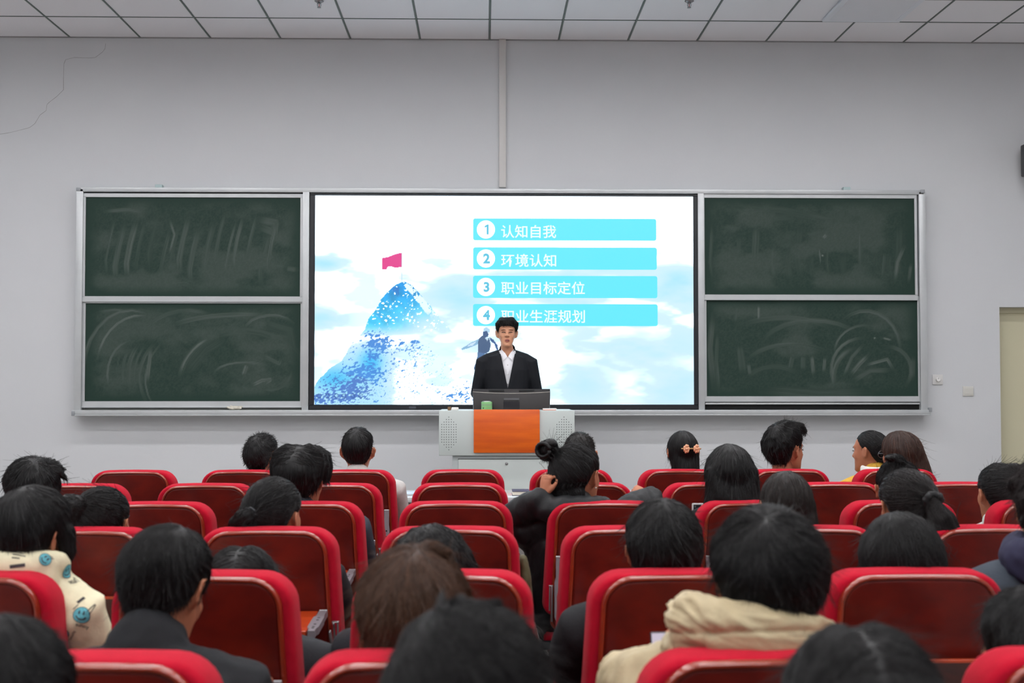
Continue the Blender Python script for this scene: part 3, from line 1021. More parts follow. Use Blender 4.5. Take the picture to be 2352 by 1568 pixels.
# mug
YG = 9.16
p0, p1 = at(1105.5, 942, YG), at(1130.5, 920.5, YG)
mr, mz = (p1.x - p0.x) / 2, p1.z - LTOP
mug = thing('mug', 'pale green lidded flask on the lectern in front of the monitor', 'flask', ((p0.x + p1.x) / 2, YG, LTOP + 0.0005))
MB().lathe([(0.001, 0), (mr * 0.94, 0), (mr, 0.004), (mr, mz * 0.56), (0.001, mz * 0.56)], 28).build('flask_body', mat('mug_green', (136, 196, 132), 0.4), mug, auto=40)
MB().lathe([(0.001, mz * 0.565), (mr * 1.01, mz * 0.565), (mr * 1.01, mz * 0.61), (0.001, mz * 0.61)], 28).build('flask_ring', STEEL, mug, auto=40)
MB().lathe([(0.001, mz * 0.612), (mr, mz * 0.612), (mr, mz * 0.88), (mr * .85, mz * 0.92), (0.001, mz * 0.92)], 28).build('lid', mat('mug_green', (136, 196, 132), 0.4), mug, auto=40)
MB().lathe([(0.001, mz * 0.922), (mr * .8, mz * 0.922), (mr * .74, mz), (0.001, mz)], 28).build('lid_cap', STEEL, mug, auto=40)
MB().rbox(-mr * .72, -mr * 0.83, mz * 0.18, -mr * 0.38, -mr * 0.73, mz * 0.3, 0.001, 1).build('small_print', DARK, mug)
# small things on the lectern top
q = at(1043, 942, 9.14)
o = MB().rbox(-0.026, -0.02, 0, 0.026, 0.03, 0.022, 0.006).build('paper_box', mat('paper_white', (236, 234, 230), 0.7), None, loc=(q.x + 0.006, 9.16, LTOP + 0.0004), auto=40)
tag(o, 'small white box on the left end of the lectern top', 'box')
o = MB().rbox(-0.012, -0.01, 0, 0.012, 0.02, 0.026, 0.003).build('brown_block', mat('brown_cork', (122, 92, 62), 0.8), None, loc=(q.x - 0.036, 9.17, LTOP + 0.0004), auto=40)
tag(o, 'small brown block beside the white box on the lectern', 'block')
q = at(1263, 942, 9.15)
o = thing('booklet', 'white booklet with a red strip on the right of the lectern top', 'booklet', (q.x, 9.15, LTOP + 0.0004))
MB().rbox(-0.05, -0.02, 0.005, 0.05, 0.12, 0.013, 0.001, 1).build('booklet_pages', mat('paper_white', (236, 234, 230), 0.7), o)
MB().rbox(-0.05, -0.021, 0, 0.044, 0.12, 0.005, 0.001, 1).build('booklet_cover', mat('pale_red', (226, 150, 130), 0.6), o)

# ------------------------------------------------------------------ front table with books
TZ = 0.80
table = thing('front_table', 'long white-topped table between the front row and the lectern', 'table', (0.45, 7.5, 0))
MB().rbox(-1.25, -0.25, TZ - 0.03, 1.25, 0.25, TZ, 0.004).build('tabletop', mat('table_laminate', (206, 210, 212), 0.22, spec=0.6, coat=0.4), table, auto=40)
for sx in (-1.15, 1.15):
    for sy in (-0.2, 0.2):
        MB().rbox(sx - 0.02, sy - 0.02, 0, sx + 0.02, sy + 0.02, TZ - 0.031, 0.004, 1).build('leg', ALU, table)
MB().rbox(-1.13, 0.19, 0.35, 1.13, 0.205, TZ - 0.031, 0.002, 1).build('modesty_panel', PLASTIC_W, table)


def book(px, py, w, d, h, cover, lab, rot=0.0):
    Y = 7.42
    b = thing('notebook', lab, 'notebook', (at(px, py, Y).x, Y, TZ + 0.0004), 'notebooks on the front table')
    b.rotation_euler.z = rot
    MB().rbox(-w / 2, -d / 2, 0.003, w / 2 - 0.003, d / 2, h - 0.003, 0.001, 1).build('pages', mat('page_edge', (222, 216, 200), 0.8), b)
    mm = mat('cover_%d_%d_%d' % cover, cover, 0.5)
    MB().rbox(-w / 2 - 0.002, -d / 2 - 0.002, h - 0.003, w / 2, d / 2 + 0.002, h, 0.001, 1).build('front_cover', mm, b)
    MB().rbox(-w / 2 - 0.002, -d / 2 - 0.002, 0, w / 2, d / 2 + 0.002, 0.003, 0.001, 1).build('back_cover', mm, b)
    MB().rbox(w / 2 - 0.003, -d / 2 - 0.002, 0.003, w / 2, d / 2 + 0.002, h - 0.003, 0.001, 1).build('spine', mm, b)


book(1196, 1132, 0.10, 0.16, 0.026, (44, 44, 76), 'navy-covered notebook on the front table right of the empty centre seats')
book(938, 1132, 0.10, 0.18, 0.012, (176, 190, 214), 'thin pale blue notebook on the front table left of the empty centre seats', 0.2)
book(1451, 1134, 0.08, 0.16, 0.014, (196, 198, 200), 'pale grey notebook on the front table beside the white wall gap', -0.1)

# ------------------------------------------------------------------ seats
TILT = math.tan(R(8))


def seat_outline(inset, n=7, zb=0.56, rt=0.078, side=0.0):
    wt, wb = 0.220 - inset - side, 0.237 - inset - side
    z1, z0 = 1.0 - inset, zb + inset
    rt, rb = max(rt - inset, 0.02), max(0.045 - inset, 0.012)
    pts = []
    for cx, cz, r, a0 in ((wt - rt, z1 - rt, rt, 0), (-(wt - rt), z1 - rt, rt, 90), (-(wb - rb), z0 + rb, rb, 180), (wb - rb, z0 + rb, rb, 270)):
        for k in range(n + 1):
            a = R(a0 + 90 * k / n)
            pts.append([cx + r * math.cos(a), cz + r * math.sin(a)])
        if a0 == 0:
            for t in (0.75, 0.5, 0.25):
                pts.append([(wt - rt) * (2 * t - 1), z1])
    for p in pts:
        if p[1] > z1 - 0.12:
            s = (p[1] - (z1 - 0.12)) / 0.12
            p[1] += 0.007 * s * (1 - (p[0] / wt) ** 2)
    return pts


def slab(rings, zb=0.56, rt=0.078, lean=True, side=0.0):
    out = []
    for y, ins in rings:
        out.append([(x, y + ((1.0 - z) * TILT if lean else 0) + 0.12 * x * x, z) for x, z in seat_outline(ins, zb=zb, rt=rt, side=side)])
    return MB().loft(out)


def bars(*boxes):
    mb = MB()
    for q in boxes:
        mb.rbox(*q, 0.002, 1)
    return mb


SEATM = {}


def keep(name, mesh, m):
    mesh.materials.append(m)
    SEATM[name] = mesh


me = slab([(0.002, 0.024), (0.001, 0.013), (0.007, 0.006), (0.020, 0.002), (0.050, 0.000), (0.088, 0.000), (0.104, 0.004), (0.113, 0.014), (0.118, 0.04), (0.121, 0.09), (0.122, 0.13)]).mesh('c')
keep('back_cushion', me, FABRIC)
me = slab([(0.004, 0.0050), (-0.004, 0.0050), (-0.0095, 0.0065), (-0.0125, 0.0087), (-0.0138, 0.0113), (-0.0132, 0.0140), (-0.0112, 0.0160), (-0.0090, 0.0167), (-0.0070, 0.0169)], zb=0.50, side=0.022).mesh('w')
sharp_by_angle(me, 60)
keep('panel_edge', me, LIT_LIPWOOD)  # rim coloured as if lit from above, against the darker panel face
me = slab([(0.0035, 0.0135), (-0.0075, 0.0167), (-0.0098, 0.0195), (-0.0104, 0.0245), (-0.0104, 0.1000)], zb=0.50, side=0.022).mesh('w')
sharp_by_angle(me, 50)
keep('back_panel', me, WOOD)


def squab(name, up):
    mb = MB()
    rg = []
    for z, ins in ((0.0, 0.02), (0.006, 0.006), (0.02, 0.0), (0.05, 0.0), (0.07, 0.01), (0.078, 0.04), (0.08, 0.1)):
        rg.append([(x, y, z) for x, y in rrect(-0.225 + ins, 0.0 + ins, 0.225 - ins, 0.42 - ins, 0.06, 4)])
    mb.loft(rg)
    pan = MB().loft([[(x, y, z) for x, y in rrect(-0.215 + i, 0.01 + i, 0.215 - i, 0.41 - i, 0.06, 4)] for z, i in ((-0.016, 0.02), (-0.014, 0.006), (-0.001, 0.0))])
    M4 = Matrix.Translation((0, 0.16, 0.40)) @ Matrix.Rotation(R(78 if up else 3), 4, 'X')
    for nm, b, m in (('seat_cushion', mb, FABRIC), ('seat_pan', pan, DARKWOOD)):
        me = b.mesh(nm)
        sharp_by_angle(me, 50)
        me.transform(M4)
        keep(nm + ('_up' if up else ''), me, m)


squab('s', False)
squab('s', True)
side = MB()
prof = [(0.02, 0.0), (0.36, 0.0), (0.36, 0.04), (0.24, 0.10), (0.24, 0.45), (0.36, 0.58), (0.38, 0.62), (0.08, 0.62), (0.03, 0.56)]
a = [(-0.014, y, z) for y, z in prof]
b = [(0.014, y, z) for y, z in prof]
me = MB().loft([a, b]).mesh('side', smooth=False)
me.transform(Matrix.Translation((0.271, 0, 0)))
keep('side_panel', me, DARKWOOD)
me2 = me.copy()
me2.materials.clear()
me2.transform(Matrix.Translation((-0.542, 0, 0)))
keep('side_panel_left', me2, DARKWOOD)
me = MB().rbox(0.241, 0.10, 0.6205, 0.2855, 0.40, 0.645, 0.01).mesh('arm')
sharp_by_angle(me, 40)
keep('armrest', me, WOOD)
me2 = me.copy()
me2.materials.clear()
me2.transform(Matrix.Translation((-0.5265, 0, 0)))
keep('armrest_left', me2, WOOD)
keep('support_frame', bars((-0.256, 0.09, 0.43, 0.256, 0.12, 0.46), (-0.256, 0.30, 0.33, 0.256, 0.33, 0.36)).mesh('sf', smooth=False), BLACK)
yb_ = lambda z: (1.0 - z) * TILT - 0.012
# folded writing board (down against the back)
fold = Matrix.Translation((0, yb_(0.79) - 0.026, 0.80)) @ Matrix.Rotation(R(-4), 4, 'X')
opened = Matrix.Translation((0, yb_(0.74) - 0.012, 0.737)) @ Matrix.Rotation(R(-88), 4, 'X')


def board_meshes(tagname, M4):
    # modelled hanging: y = thickness (towards +Y the back), z from 0 down to -0.27
    me = MB().rbox(-0.165, -0.014, -0.27, 0.165, 0.004, 0, 0.003).mesh('wb', smooth=False)
    me.transform(M4)
    keep('writing_board' + tagname, me, DARKWOOD if tagname == '_f' else ORANGE_WOOD)
    if tagname == '_f':
        me = MB().rbox(-0.165, -0.0145, -0.006, 0.165, 0.0045, 0.002, 0.001, 1).mesh('edge', smooth=False)
        me.transform(M4)
        keep('board_edge_f', me, ORANGE_WOOD)
    for s, nm in ((-1, 'l'), (1, 'r')):
        c = s * 0.18
        poly = [(c - 0.012, 0.002), (c - 0.012, -0.075), (c - 0.018, -0.095), (c - 0.018, -0.225), (c - 0.010, -0.245), (c - 0.010, -0.276),
                (c + 0.010, -0.276), (c + 0.010, -0.245), (c + 0.015, -0.225), (c + 0.015, -0.095), (c + 0.012, -0.075), (c + 0.012, 0.002)]
        mb = MB().prism(poly, -0.016, 0.006)
        me = mb.mesh('bar', smooth=False)
        me.transform(M4)
        keep('board_arm' + tagname + nm, me, PLATE)
        mb = MB().rbox(c - 0.0125, -0.017, -0.001, c + 0.0125, 0.0065, 0.0045, 0.001, 1)
        me = mb.mesh('cap', smooth=False)
        me.transform(M4)
        keep('arm_cap' + tagname + nm, me, ALU)
        mb = MB()
        for z in (-0.105, -0.135, -0.19, -0.222, -0.24):
            mb.lathe([(0.0005, -0.0166), (0.0045, -0.0166), (0.0045, -0.0155), (0.0005, -0.0155)], 10, (c, 0, z), axis='y')
        me = mb.mesh('screws', smooth=False)
        me.transform(M4)
        keep('screw_holes' + tagname + nm, me, DARK)
        # hinge links beside the arm
        x0 = c + s * 0.026
        mb = MB()
        if tagname == '_f':
            mb.tube([(x0, 0.012, -0.11), (x0 + s * 0.002, 0.016, -0.24)], 0.0035, 0.006, seg=8).tube([(x0 + s * 0.008, 0.02, -0.11), (x0 + s * 0.010, 0.02, -0.20)], 0.003, 0.006, seg=8)
            mb.rbox(min(x0 - s * .004, x0 + s * .012), 0.012, -0.112, max(x0 - s * .004, x0 + s * .012), 0.022, -0.106, 0.001, 1)
            me = mb.mesh('hinge')
            me.transform(M4)
        else:
            zt, yy = 0.715, yb_(0.70) - 0.01
            arcp = [(x0 + s * 0.008, yy - 0.03 + 0.03 * math.cos(t), zt - 0.06 + 0.06 * math.sin(t)) for t in [R(a) for a in range(-40, 100, 20)]]
            mb.tube(arcp, 0.0035, 0.006, seg=8)
            mb.tube([(x0 + s * 0.018, yy, zt), (x0 + s * 0.020, yy + 0.015, zt - 0.14)], 0.0035, 0.008, seg=8)
            mb.tube([(x0, yy - 0.05, zt - 0.02), (x0 + s * 0.012, yy, zt - 0.14)], 0.0035, 0.009, seg=8)
            mb.rbox(min(x0, x0 + s * .022), yy - 0.01, zt - 0.002, max(x0, x0 + s * .022), yy + 0.01, zt + 0.002, 0.001, 1)
            me = mb.mesh('hinge')
        keep('hinge_link' + tagname + nm, me, STEEL)


board_meshes('_f', fold)
board_meshes('_o', opened)

ROWS = {1: (6.52, -0.112), 2: (5.64, -0.110), 3: (4.76, -0.108), 4: (3.91, -0.108), 5: (2.985, -0.100), 6: (2.07, -0.092), 7: (1.18, -0.09)}
PITCH_X = 0.573


def seat_xy(row, k):
    y, x0 = ROWS[row]
    return x0 + PITCH_X * k, y


def make_seat(row, k, label, empty, board='f', first=False):
    x, y = seat_xy(row, k)
    s = thing('auditorium_seat', label, 'seat', (x, y, 0), 'red auditorium seats in rows')
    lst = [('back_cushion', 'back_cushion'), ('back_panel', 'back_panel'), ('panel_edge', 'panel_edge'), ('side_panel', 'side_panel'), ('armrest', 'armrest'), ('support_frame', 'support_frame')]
    lst += [('seat_cushion', 'seat_cushion_up'), ('seat_pan', 'seat_pan_up')] if empty else [('seat_cushion', 'seat_cushion'), ('seat_pan', 'seat_pan')]
    if first:
        lst += [('side_panel', 'side_panel_left'), ('armrest', 'armrest_left')]
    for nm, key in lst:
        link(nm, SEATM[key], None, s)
    wbo = link('writing_board', SEATM['writing_board_' + board], None, s)
    if board == 'f':
        link('board_edge', SEATM['board_edge_f'], None, wbo)
    for q in 'lr':
        arm = link('board_arm', SEATM['board_arm_' + board + q], None, s)
        link('arm_cap', SEATM['arm_cap_' + board + q], None, arm)
        h = link('screw_holes', SEATM['screw_holes_' + board + q], None, arm)
        h['kind'] = 'stuff'
        h = link('hinge_link', SEATM['hinge_link_' + board + q], None, arm)
    return s


LAY = {1: (-3, 4), 2: (-3, 4), 3: (-3, 4), 4: (-2, 3), 5: (-2, 2), 6: (-1, 2), 7: (-1, 1)}
OCC = {(1, -2): 'under the spiky-haired boy with glasses', (1, -1): 'under the boy in a pale fleece', (1, 1): 'under the boy with faded clipped hair', (1, 2): 'under the girl with the flower clip',
       (1, 3): 'under the boy turning right', (1, 4): 'under the brown long-haired girl', (3, -3): 'under the windswept-haired person', (3, -1): 'under the boy with centre-parted hair',
       (3, 1): 'under the top-bun girl in a black puffer', (3, 2): 'under the girl with loose black hair', (3, 3): 'under the girl with a knot on her crown', (3, 4): 'under the girl with the long white clip',
       (4, -2): 'under the girl with a side bun', (4, -1): 'under the girl with a low ponytail', (4, 2): 'under the dark-brown straight-haired girl', (4, 3): 'under the woman with a scrunchie ponytail',
       (5, -2): 'under the cream smiley hoodie', (5, -1): 'under the low bowed head', (5, 0): 'under the bowed wavy-haired head', (5, 1): 'under the boy whose ears both show', (5, 2): 'under the head with straight black bob',
       (6, -1): 'under the black jacket with stand-up collar', (6, 0): 'under the brown-haired person', (6, 1): 'under the beige hooded puffer', (6, 2): 'under the person at the right edge',
       (7, -1): 'under the cropped head at lower left', (7, 0): 'under the biggest dark head, bottom centre', (7, 1): 'under the head with pale parting'}
OPEN = {(3, -1), (4, -1), (4, 1), (5, -1), (5, 1), (2, -1)}
ORD = ['leftmost', 'second from left', 'third from left', 'fourth from left', 'fifth from left', 'sixth from left', 'seventh from left', 'rightmost']
ROWN = {1: 'frontmost row', 2: 'second row from the wall', 3: 'third row from the wall', 4: 'fourth row from the wall', 5: 'fifth row from the wall', 6: 'sixth row, bottom of frame', 7: 'rearmost row, below the frame'}
for r, (k0, k1) in LAY.items():
    for k in range(k0, k1 + 1):
        nn = ORD[k - k0] if k < k1 else 'rightmost'
        if (r, k) in OCC:
            lab = f'red seat {OCC[(r, k)]}, {ROWN[r]}'
        else:
            lab = f'empty red seat, {nn} in the {ROWN[r]}'
        b = 'o' if (r, k) in OPEN else 'f'
        if b == 'o':
            lab += ', writing board down' if len(lab.split()) < 13 else ''
        make_seat(r, k, lab, (r, k) not in OCC, b, k == k0)

# ------------------------------------------------------------------ people
HEAD_SEC = [(-0.121, 0.016, 0.082, 0.055), (-0.112, 0.029, 0.093, 0.040), (-0.095, 0.0425, 0.0955, 0.012), (-0.07, 0.0545, 0.0935, -0.03), (-0.04, 0.064, 0.0925, -0.062),
            (-0.01, 0.0685, 0.092, -0.082), (0.02, 0.072, 0.0935, -0.093), (0.045, 0.0735, 0.0925, -0.096), (0.07, 0.070, 0.084, -0.091), (0.092, 0.058, 0.063, -0.075), (0.107, 0.039, 0.036, -0.052), (0.114, 0.018, 0.008, -0.026)]


def head_geom(mb, M4, ears=True, face=True):
    def T(p):
        return M4 @ Vector(p)
    rings = []
    for z, hw, yf, yb2 in HEAD_SEC:
        cy, hy = (yf + yb2) / 2, (yf - yb2) / 2
        ring = []
        for k in range(24):
            a = 2 * math.pi * k / 24
            ca, sa = math.cos(a), math.sin(a)
            e = 0.86
            ring.append(T((hw * math.copysign(abs(ca) ** e, ca), cy + hy * math.copysign(abs(sa) ** e, sa), z)))
        rings.append(ring)
    mb.loft(rings)
    tub = lambda pts, r, ry=None: mb.tube([T(p) for p in pts], r, ry, seg=8)

    def ell(c, r, rot=(0, 0, 0)):
        mb.ell(T(c), r, (M4.to_3x3().normalized() @ Euler(rot).to_matrix()), 12, 8)
    if face:
        tub([(0, 0.092, 0.018), (0, 0.101, -0.004), (0, 0.109, -0.024)], [0.0065, 0.0085, 0.0105])
        for s in (-1, 1):
            ell((s * 0.0125, 0.098, -0.027), (0.0085, 0.010, 0.0075))
            ell((s * 0.036, 0.066, -0.016), (0.026, 0.020, 0.034))
            ell((s * 0.031, 0.082, 0.032), (0.026, 0.012, 0.007))
        ell((0, 0.087, -0.058), (0.024, 0.012, 0.012))
        ell((0, 0.089, -0.104), (0.018, 0.012, 0.012))
    if ears:
        for s in (-1, 1):
            e = [(0.071, 0.012, -0.012), (0.078, 0.010, 0.018), (0.087, -0.004, 0.034), (0.092, -0.020, 0.026), (0.089, -0.022, 0.004), (0.082, -0.012, -0.018), (0.074, 0.004, -0.030)]
            tub([(s * (x + (0.006 if x > 0.075 else 0.001)), y, z) for x, y, z in e], [0.004, 0.0045, 0.005, 0.005, 0.005, 0.006, 0.006])
            ell((s * 0.084, -0.004, 0.004), (0.0045, 0.018, 0.026), (0, 0, s * R(25)))
            ell((s * 0.081, -0.002, -0.016), (0.0060, 0.012, 0.013))


def hand_mesh(bend=24.0):
    """right hand in its own frame: wrist at 0, fingers towards +Y, palm down (-Z), thumb at -X; gently curled"""
    mb = MB()
    mb.tube([(0, -0.02, 0), (0, 0.02, 0), (0.002, 0.06, 0.002), (0.002, 0.085, 0.0)], [0.024, 0.032, 0.040, 0.038], [0.018, 0.016, 0.014, 0.012], seg=12, up=(0, 0, 1))
    for i, (x, ln) in enumerate(((-0.031, 0.072), (-0.0095, 0.080), (0.012, 0.074), (0.032, 0.058))):
        p = Vector((x, 0.083, 0.002))
        pts = [Vector((x * 0.9, 0.06, 0.002)), p]
        ang = 10.0
        for seg_ in (0.45, 0.32, 0.23):
            ang += bend
            d = Vector((math.sin(R((i - 1.5) * 5)), math.cos(R(ang)), -math.sin(R(ang))))
            p = p + d * (ln * seg_)
            pts.append(p)
        mb.tube(pts, [0.0095, 0.0095, 0.0088, 0.0082, 0.0068], seg=8)
    mb.tube([(-0.022, 0.012, -0.004), (-0.042, 0.036, -0.012), (-0.050, 0.060, -0.02), (-0.046, 0.082, -0.028)], [0.014, 0.012, 0.0098, 0.0075], seg=8)
    return voxel(mb, 0.0052, 'hand', 1)


HAND = hand_mesh()
HAND_CO = mesh_xyz(HAND)
HAND_F = [tuple(p.vertices) for p in HAND.polygons]
bpy.data.meshes.remove(HAND)
FIST = hand_mesh(52.0)
FIST_CO = mesh_xyz(FIST)
FIST_F = [tuple(p.vertices) for p in FIST.polygons]
bpy.data.meshes.remove(FIST)


def add_hand(store, wrist, direction, palm, left=False, size=1.0, curl=0):
    """collect a posed hand: direction = finger direction, palm = the way the palm faces"""
    y = Vector(direction).normalized()
    z = -Vector(palm)
    z = (z - y * z.dot(y)).normalized()
    x = y.cross(z)
    M4 = Matrix((x, y, z)).transposed()
    co = (FIST_CO if curl else HAND_CO) * size
    if left:
        co[:, 0] *= -1
    co = co @ np.array(M4).T + np.array(wrist)
    ff = FIST_F if curl else HAND_F
    store.append((co, [f[::-1] for f in ff] if left else ff))


def append_geom(me, store):
    """join extra closed surfaces into a mesh"""
    if not store:
        return me
    v = [tuple(p) for p in mesh_xyz(me)]
    f = [tuple(p.vertices) for p in me.polygons]
    for co, fs in store:
        o = len(v)
        v += [tuple(p) for p in co]
        f += [tuple(i + o for i in q) for q in fs]
    out = bpy.data.meshes.new(me.name)
    out.from_pydata(v, [], f)
    out.polygons.foreach_set('use_smooth', [True] * len(f))
    bpy.data.meshes.remove(me)
    return out


# ---- hair
SC_C = Vector((0, -0.004, 0.020))
SC_R = (0.0755, 0.0985, 0.0975)
HAIRLINES = {  # azimuth from the face (deg): lowest elevation (deg)
    'short': ([0, 35, 60, 76, 88, 106, 118, 138, 180], [40, 36, 26, 0, 16, 12, -36, -52, -56]),
    'bowl': ([0, 35, 60, 75, 92, 108, 122, 140, 180], [26, 22, 12, -16, -10, -30, -44, -56, -60]),
    'fringe': ([0, 30, 50, 66, 80, 95, 110, 125, 145, 180], [17, 16, 14, 6, -14, 4, -18, -42, -54, -56]),
    'crop': ([0, 30, 55, 72, 86, 104, 122, 144, 180], [26, 24, 20, 2, 18, 14, -4, -40, -54]),
    'tied': ([0, 35, 60, 78, 92, 108, 125, 145, 180], [40, 34, 20, 2, 12, -8, -38, -50, -52]),
    'long': ([0, 35, 60, 78, 92, 108, 125, 145, 180], [38, 30, 8, -22, -42, -55, -60, -60, -60]),
}


def cap_geom(mb, M4, line, t_top, t_side, t_back, t_edge, taper=0.3, lump=0.004, seed=0, part=None, naz=56, nel=16, side_drop=0.0, freq=5.0):
    az_t, el_t = HAIRLINES[line]
    outer, inner = [], []
    for j in range(nel + 1):
        v = j / nel
        ro, ri = [], []
        for i in range(naz):
            az = 2 * math.pi * i / naz
            azd = math.degrees(az)
            aa = azd if azd <= 180 else 360 - azd
            e0 = np.interp(aa, az_t, el_t)
            el = R(90 - (90 - e0) * (v * 0.985 + 0.015))
            u = Vector((math.sin(az) * math.cos(el), math.cos(az) * math.cos(el), math.sin(el)))
            base = 1.0 / math.sqrt((u.x / SC_R[0]) ** 2 + (u.y / SC_R[1]) ** 2 + (u.z / SC_R[2]) ** 2)
            wt = max(0, u.z) ** 1.5
            front = 0.5 + 0.5 * math.cos(az)
            body = t_side + (t_back - t_side) * (abs(math.cos(az)) if math.cos(az) < 0 else 0)
            t = body * (1 - wt) + t_top * wt
            e = max(0.0, (v - (1 - taper)) / taper)
            e = e * e * (3 - 2 * e)
            t = t * (1 - e) + t_edge * e
            n = noise.noise(Vector((u.x * freq, u.y * freq, u.z * freq * 0.45)) + Vector((seed * 3.3, seed * 1.7, 0))) + 0.5 * noise.noise(Vector((azd * 0.12, v * 1.5, seed * 2.2)))
            t += lump * n * (0.4 + 0.6 * min(1, v * 4))
            if part is not None:      # parting groove: azimuth of the line
                pd = abs((u.x * math.cos(R(part)) + u.y * math.sin(R(part))))
                t -= 0.010 * math.exp(-(pd / 0.12) ** 2) * max(0, u.z) * (1 if u.y > -0.75 else 0)
            ro.append(M4 @ (SC_C + u * (base + max(t, 0.0015))))
            ri.append(M4 @ (SC_C + u * (base * 0.86)))
        outer.append(ro)
        inner.append(ri)
    mb.loft(outer + inner[::-1])


def curtain_geom(mb, M4, top, length, w_top, w_bot, flare=0.0, yc=-0.05, d=0.05, shift=(0, 0), seed=0, wave=0.0):
    """hair hanging down the back: an elliptical volume from `top` down"""
    rings = []
    n = 12
    for k in range(n + 1):
        t = k / n
        z = top - length * t
        wv = w_top + (w_bot - w_top) * (t ** 0.8)
        wv *= 1 + 0.03 * math.sin(9 * t + seed) * (1 if wave else 0.4)
        dd = d * (0.75 + 0.5 * min(1, t * 2)) * (1 - 0.35 * max(0, t - 0.6))
        yy = yc - 0.012 * math.sin(t * 3)
        ring = []
        for i in range(40):
            a = 2 * math.pi * i / 40
            r = 1 + 0.05 * noise.noise(Vector((a * 2.6, t * 1.2, seed * 3.1)))
            ring.append(M4 @ Vector((wv * math.cos(a) * r + shift[0] * t, yy + dd * math.sin(a) * r + shift[1] * t, z)))
        rings.append(ring)
    mb.loft(rings)


class Field:
    """direction field for combing strands, in head space"""

    def __init__(s, kind, whorl=(0, -0.5, 0.87), tie=None, swirl=0.35, part=None, below=-0.02):
        s.kind, s.W, s.T, s.swirl, s.part, s.below = kind, Vector(whorl).normalized(), tie and Vector(tie), swirl, part, below

    def __call__(s, p, n):
        q = p - SC_C
        if s.kind == 'tie':
            d = s.T - p
            if d.length < 0.02:
                d = Vector((0, 0, -1))
        else:
            u = q.normalized()
            d = u - s.W
            d = d - u * d.dot(u)
            if s.part is not None and q.z > 0.02:
                d = Vector((math.copysign(1, q.x - s.part), -0.25, -0.1))
            if d.length < 1e-5:
                d = Vector((1, 0, 0))
            d.normalize()
            d += s.W.cross(u) * s.swirl
            g = sstep(0.5, -0.3, np.array(u.z)).item()
            d = d * (1 - 0.75 * g) + Vector((0, 0, -1)) * (0.75 * g if s.kind != 'up' else 0)
            if p.z < s.below:
                d = Vector((0, 0, -1)) + d * 0.15
        d = d - n * d.dot(n)
        return d.normalized() if d.length > 1e-6 else d


def comb(me, M4, field, count, length, steps=8, lift=0.003, fly=0.15, rad=0.0006, jitter=0.25, seed=0, flyup=0.25, inner_r=1.0, scale=1.0):
    """strands combed over a hair mesh (given in person space); returns a Curves data block"""
    rg = np.random.default_rng(seed + 11)
    Mi = M4.inverted()
    Ml = M4.to_3x3()
    Mil = Ml.inverted()
    co = mesh_xyz(me)
    me.calc_loop_triangles()
    tri = np.empty(len(me.loop_triangles) * 3, dtype=np.int32)
    me.loop_triangles.foreach_get('vertices', tri)
    tri = tri.reshape(-1, 3)
    A, B, Cc = co[tri[:, 0]], co[tri[:, 1]], co[tri[:, 2]]
    nor = np.cross(B - A, Cc - A)
    area = np.linalg.norm(nor, axis=1) / 2
    cen = (A + B + Cc) / 3
    # leave out the inside of the cap: its faces look towards the skull's centre
    c0 = np.array(M4 @ SC_C)
    outw = ((cen - c0) * nor).sum(1) > 0
    area = area * (outw | (np.linalg.norm(cen - c0, axis=1) > 0.115))
    pr = area / area.sum()
    pick = rg.choice(len(tri), count, p=pr)
    r1, r2 = np.sqrt(rg.random(count)), rg.random(count)
    P = A[pick] * (1 - r1)[:, None] + B[pick] * (r1 * (1 - r2))[:, None] + Cc[pick] * (r1 * r2)[:, None]
    bvh = BVHTree.FromPolygons([tuple(p) for p in co], [tuple(t) for t in tri.tolist()])
    out = np.zeros((count, steps + 1, 3))
    Ls = length * (0.55 + 0.6 * rg.random(count)) / steps
    isfly = rg.random(count) < fly
    jit = rg.normal(0, jitter, (count, 3))
    hh = lift * rg.random(count)
    for c in range(count):
        p = Vector(P[c])
        loc, n, _, _ = bvh.find_nearest(p)
        st = float(Ls[c])
        j = Vector(jit[c])
        h = float(hh[c])
        fl = isfly[c]
        rim = False
        out[c, 0] = loc + n * (h * 0.3)
        d = None
        for k in range(1, steps + 1):
            if not fl and k > 2 and (Mil @ n).z < -0.35 and p.z > c0[2] - 0.2:
                fl = True
                rim = True
            if fl and rim:
                d = (d * 0.8 + Vector((0, 0, -0.5)) + j * 0.25).normalized()
                p = p + d * st * 0.35
                out[c, k] = p
                continue
            if fl and k > steps * 0.45:
                d = (d + n * flyup * 0.6 + Vector((0, 0, -0.06)) + j * 0.12).normalized()
                p = p + d * st
                out[c, k] = p
                continue
            dl = field(Mi @ loc, (Mil @ n).normalized())
            d = (Ml @ dl)
            d = (d + j * 0.35).normalized()
            p = loc + d * st
            loc2, n2, _, dist = bvh.find_nearest(p)
            if loc2 is None:
                break
            loc, n = loc2, n2
            p = loc + n * (h * min(1.0, 0.3 + k / steps))
            out[c, k] = p
    hc = bpy.data.hair_curves.new('hair_strands')
    hc.add_curves([steps + 1] * count)
    hc.attributes['position'].data.foreach_set('vector', out.astype(np.float32).ravel())
    ra = hc.attributes.get('radius') or hc.attributes.new('radius', 'FLOAT', 'POINT')
    taper = np.linspace(1, 0.25, steps + 1)[None, :] * rad * (0.6 + 0.8 * rg.random((count, 1)))
    ra.data.foreach_set('value', taper.astype(np.float32).ravel())
    return hc


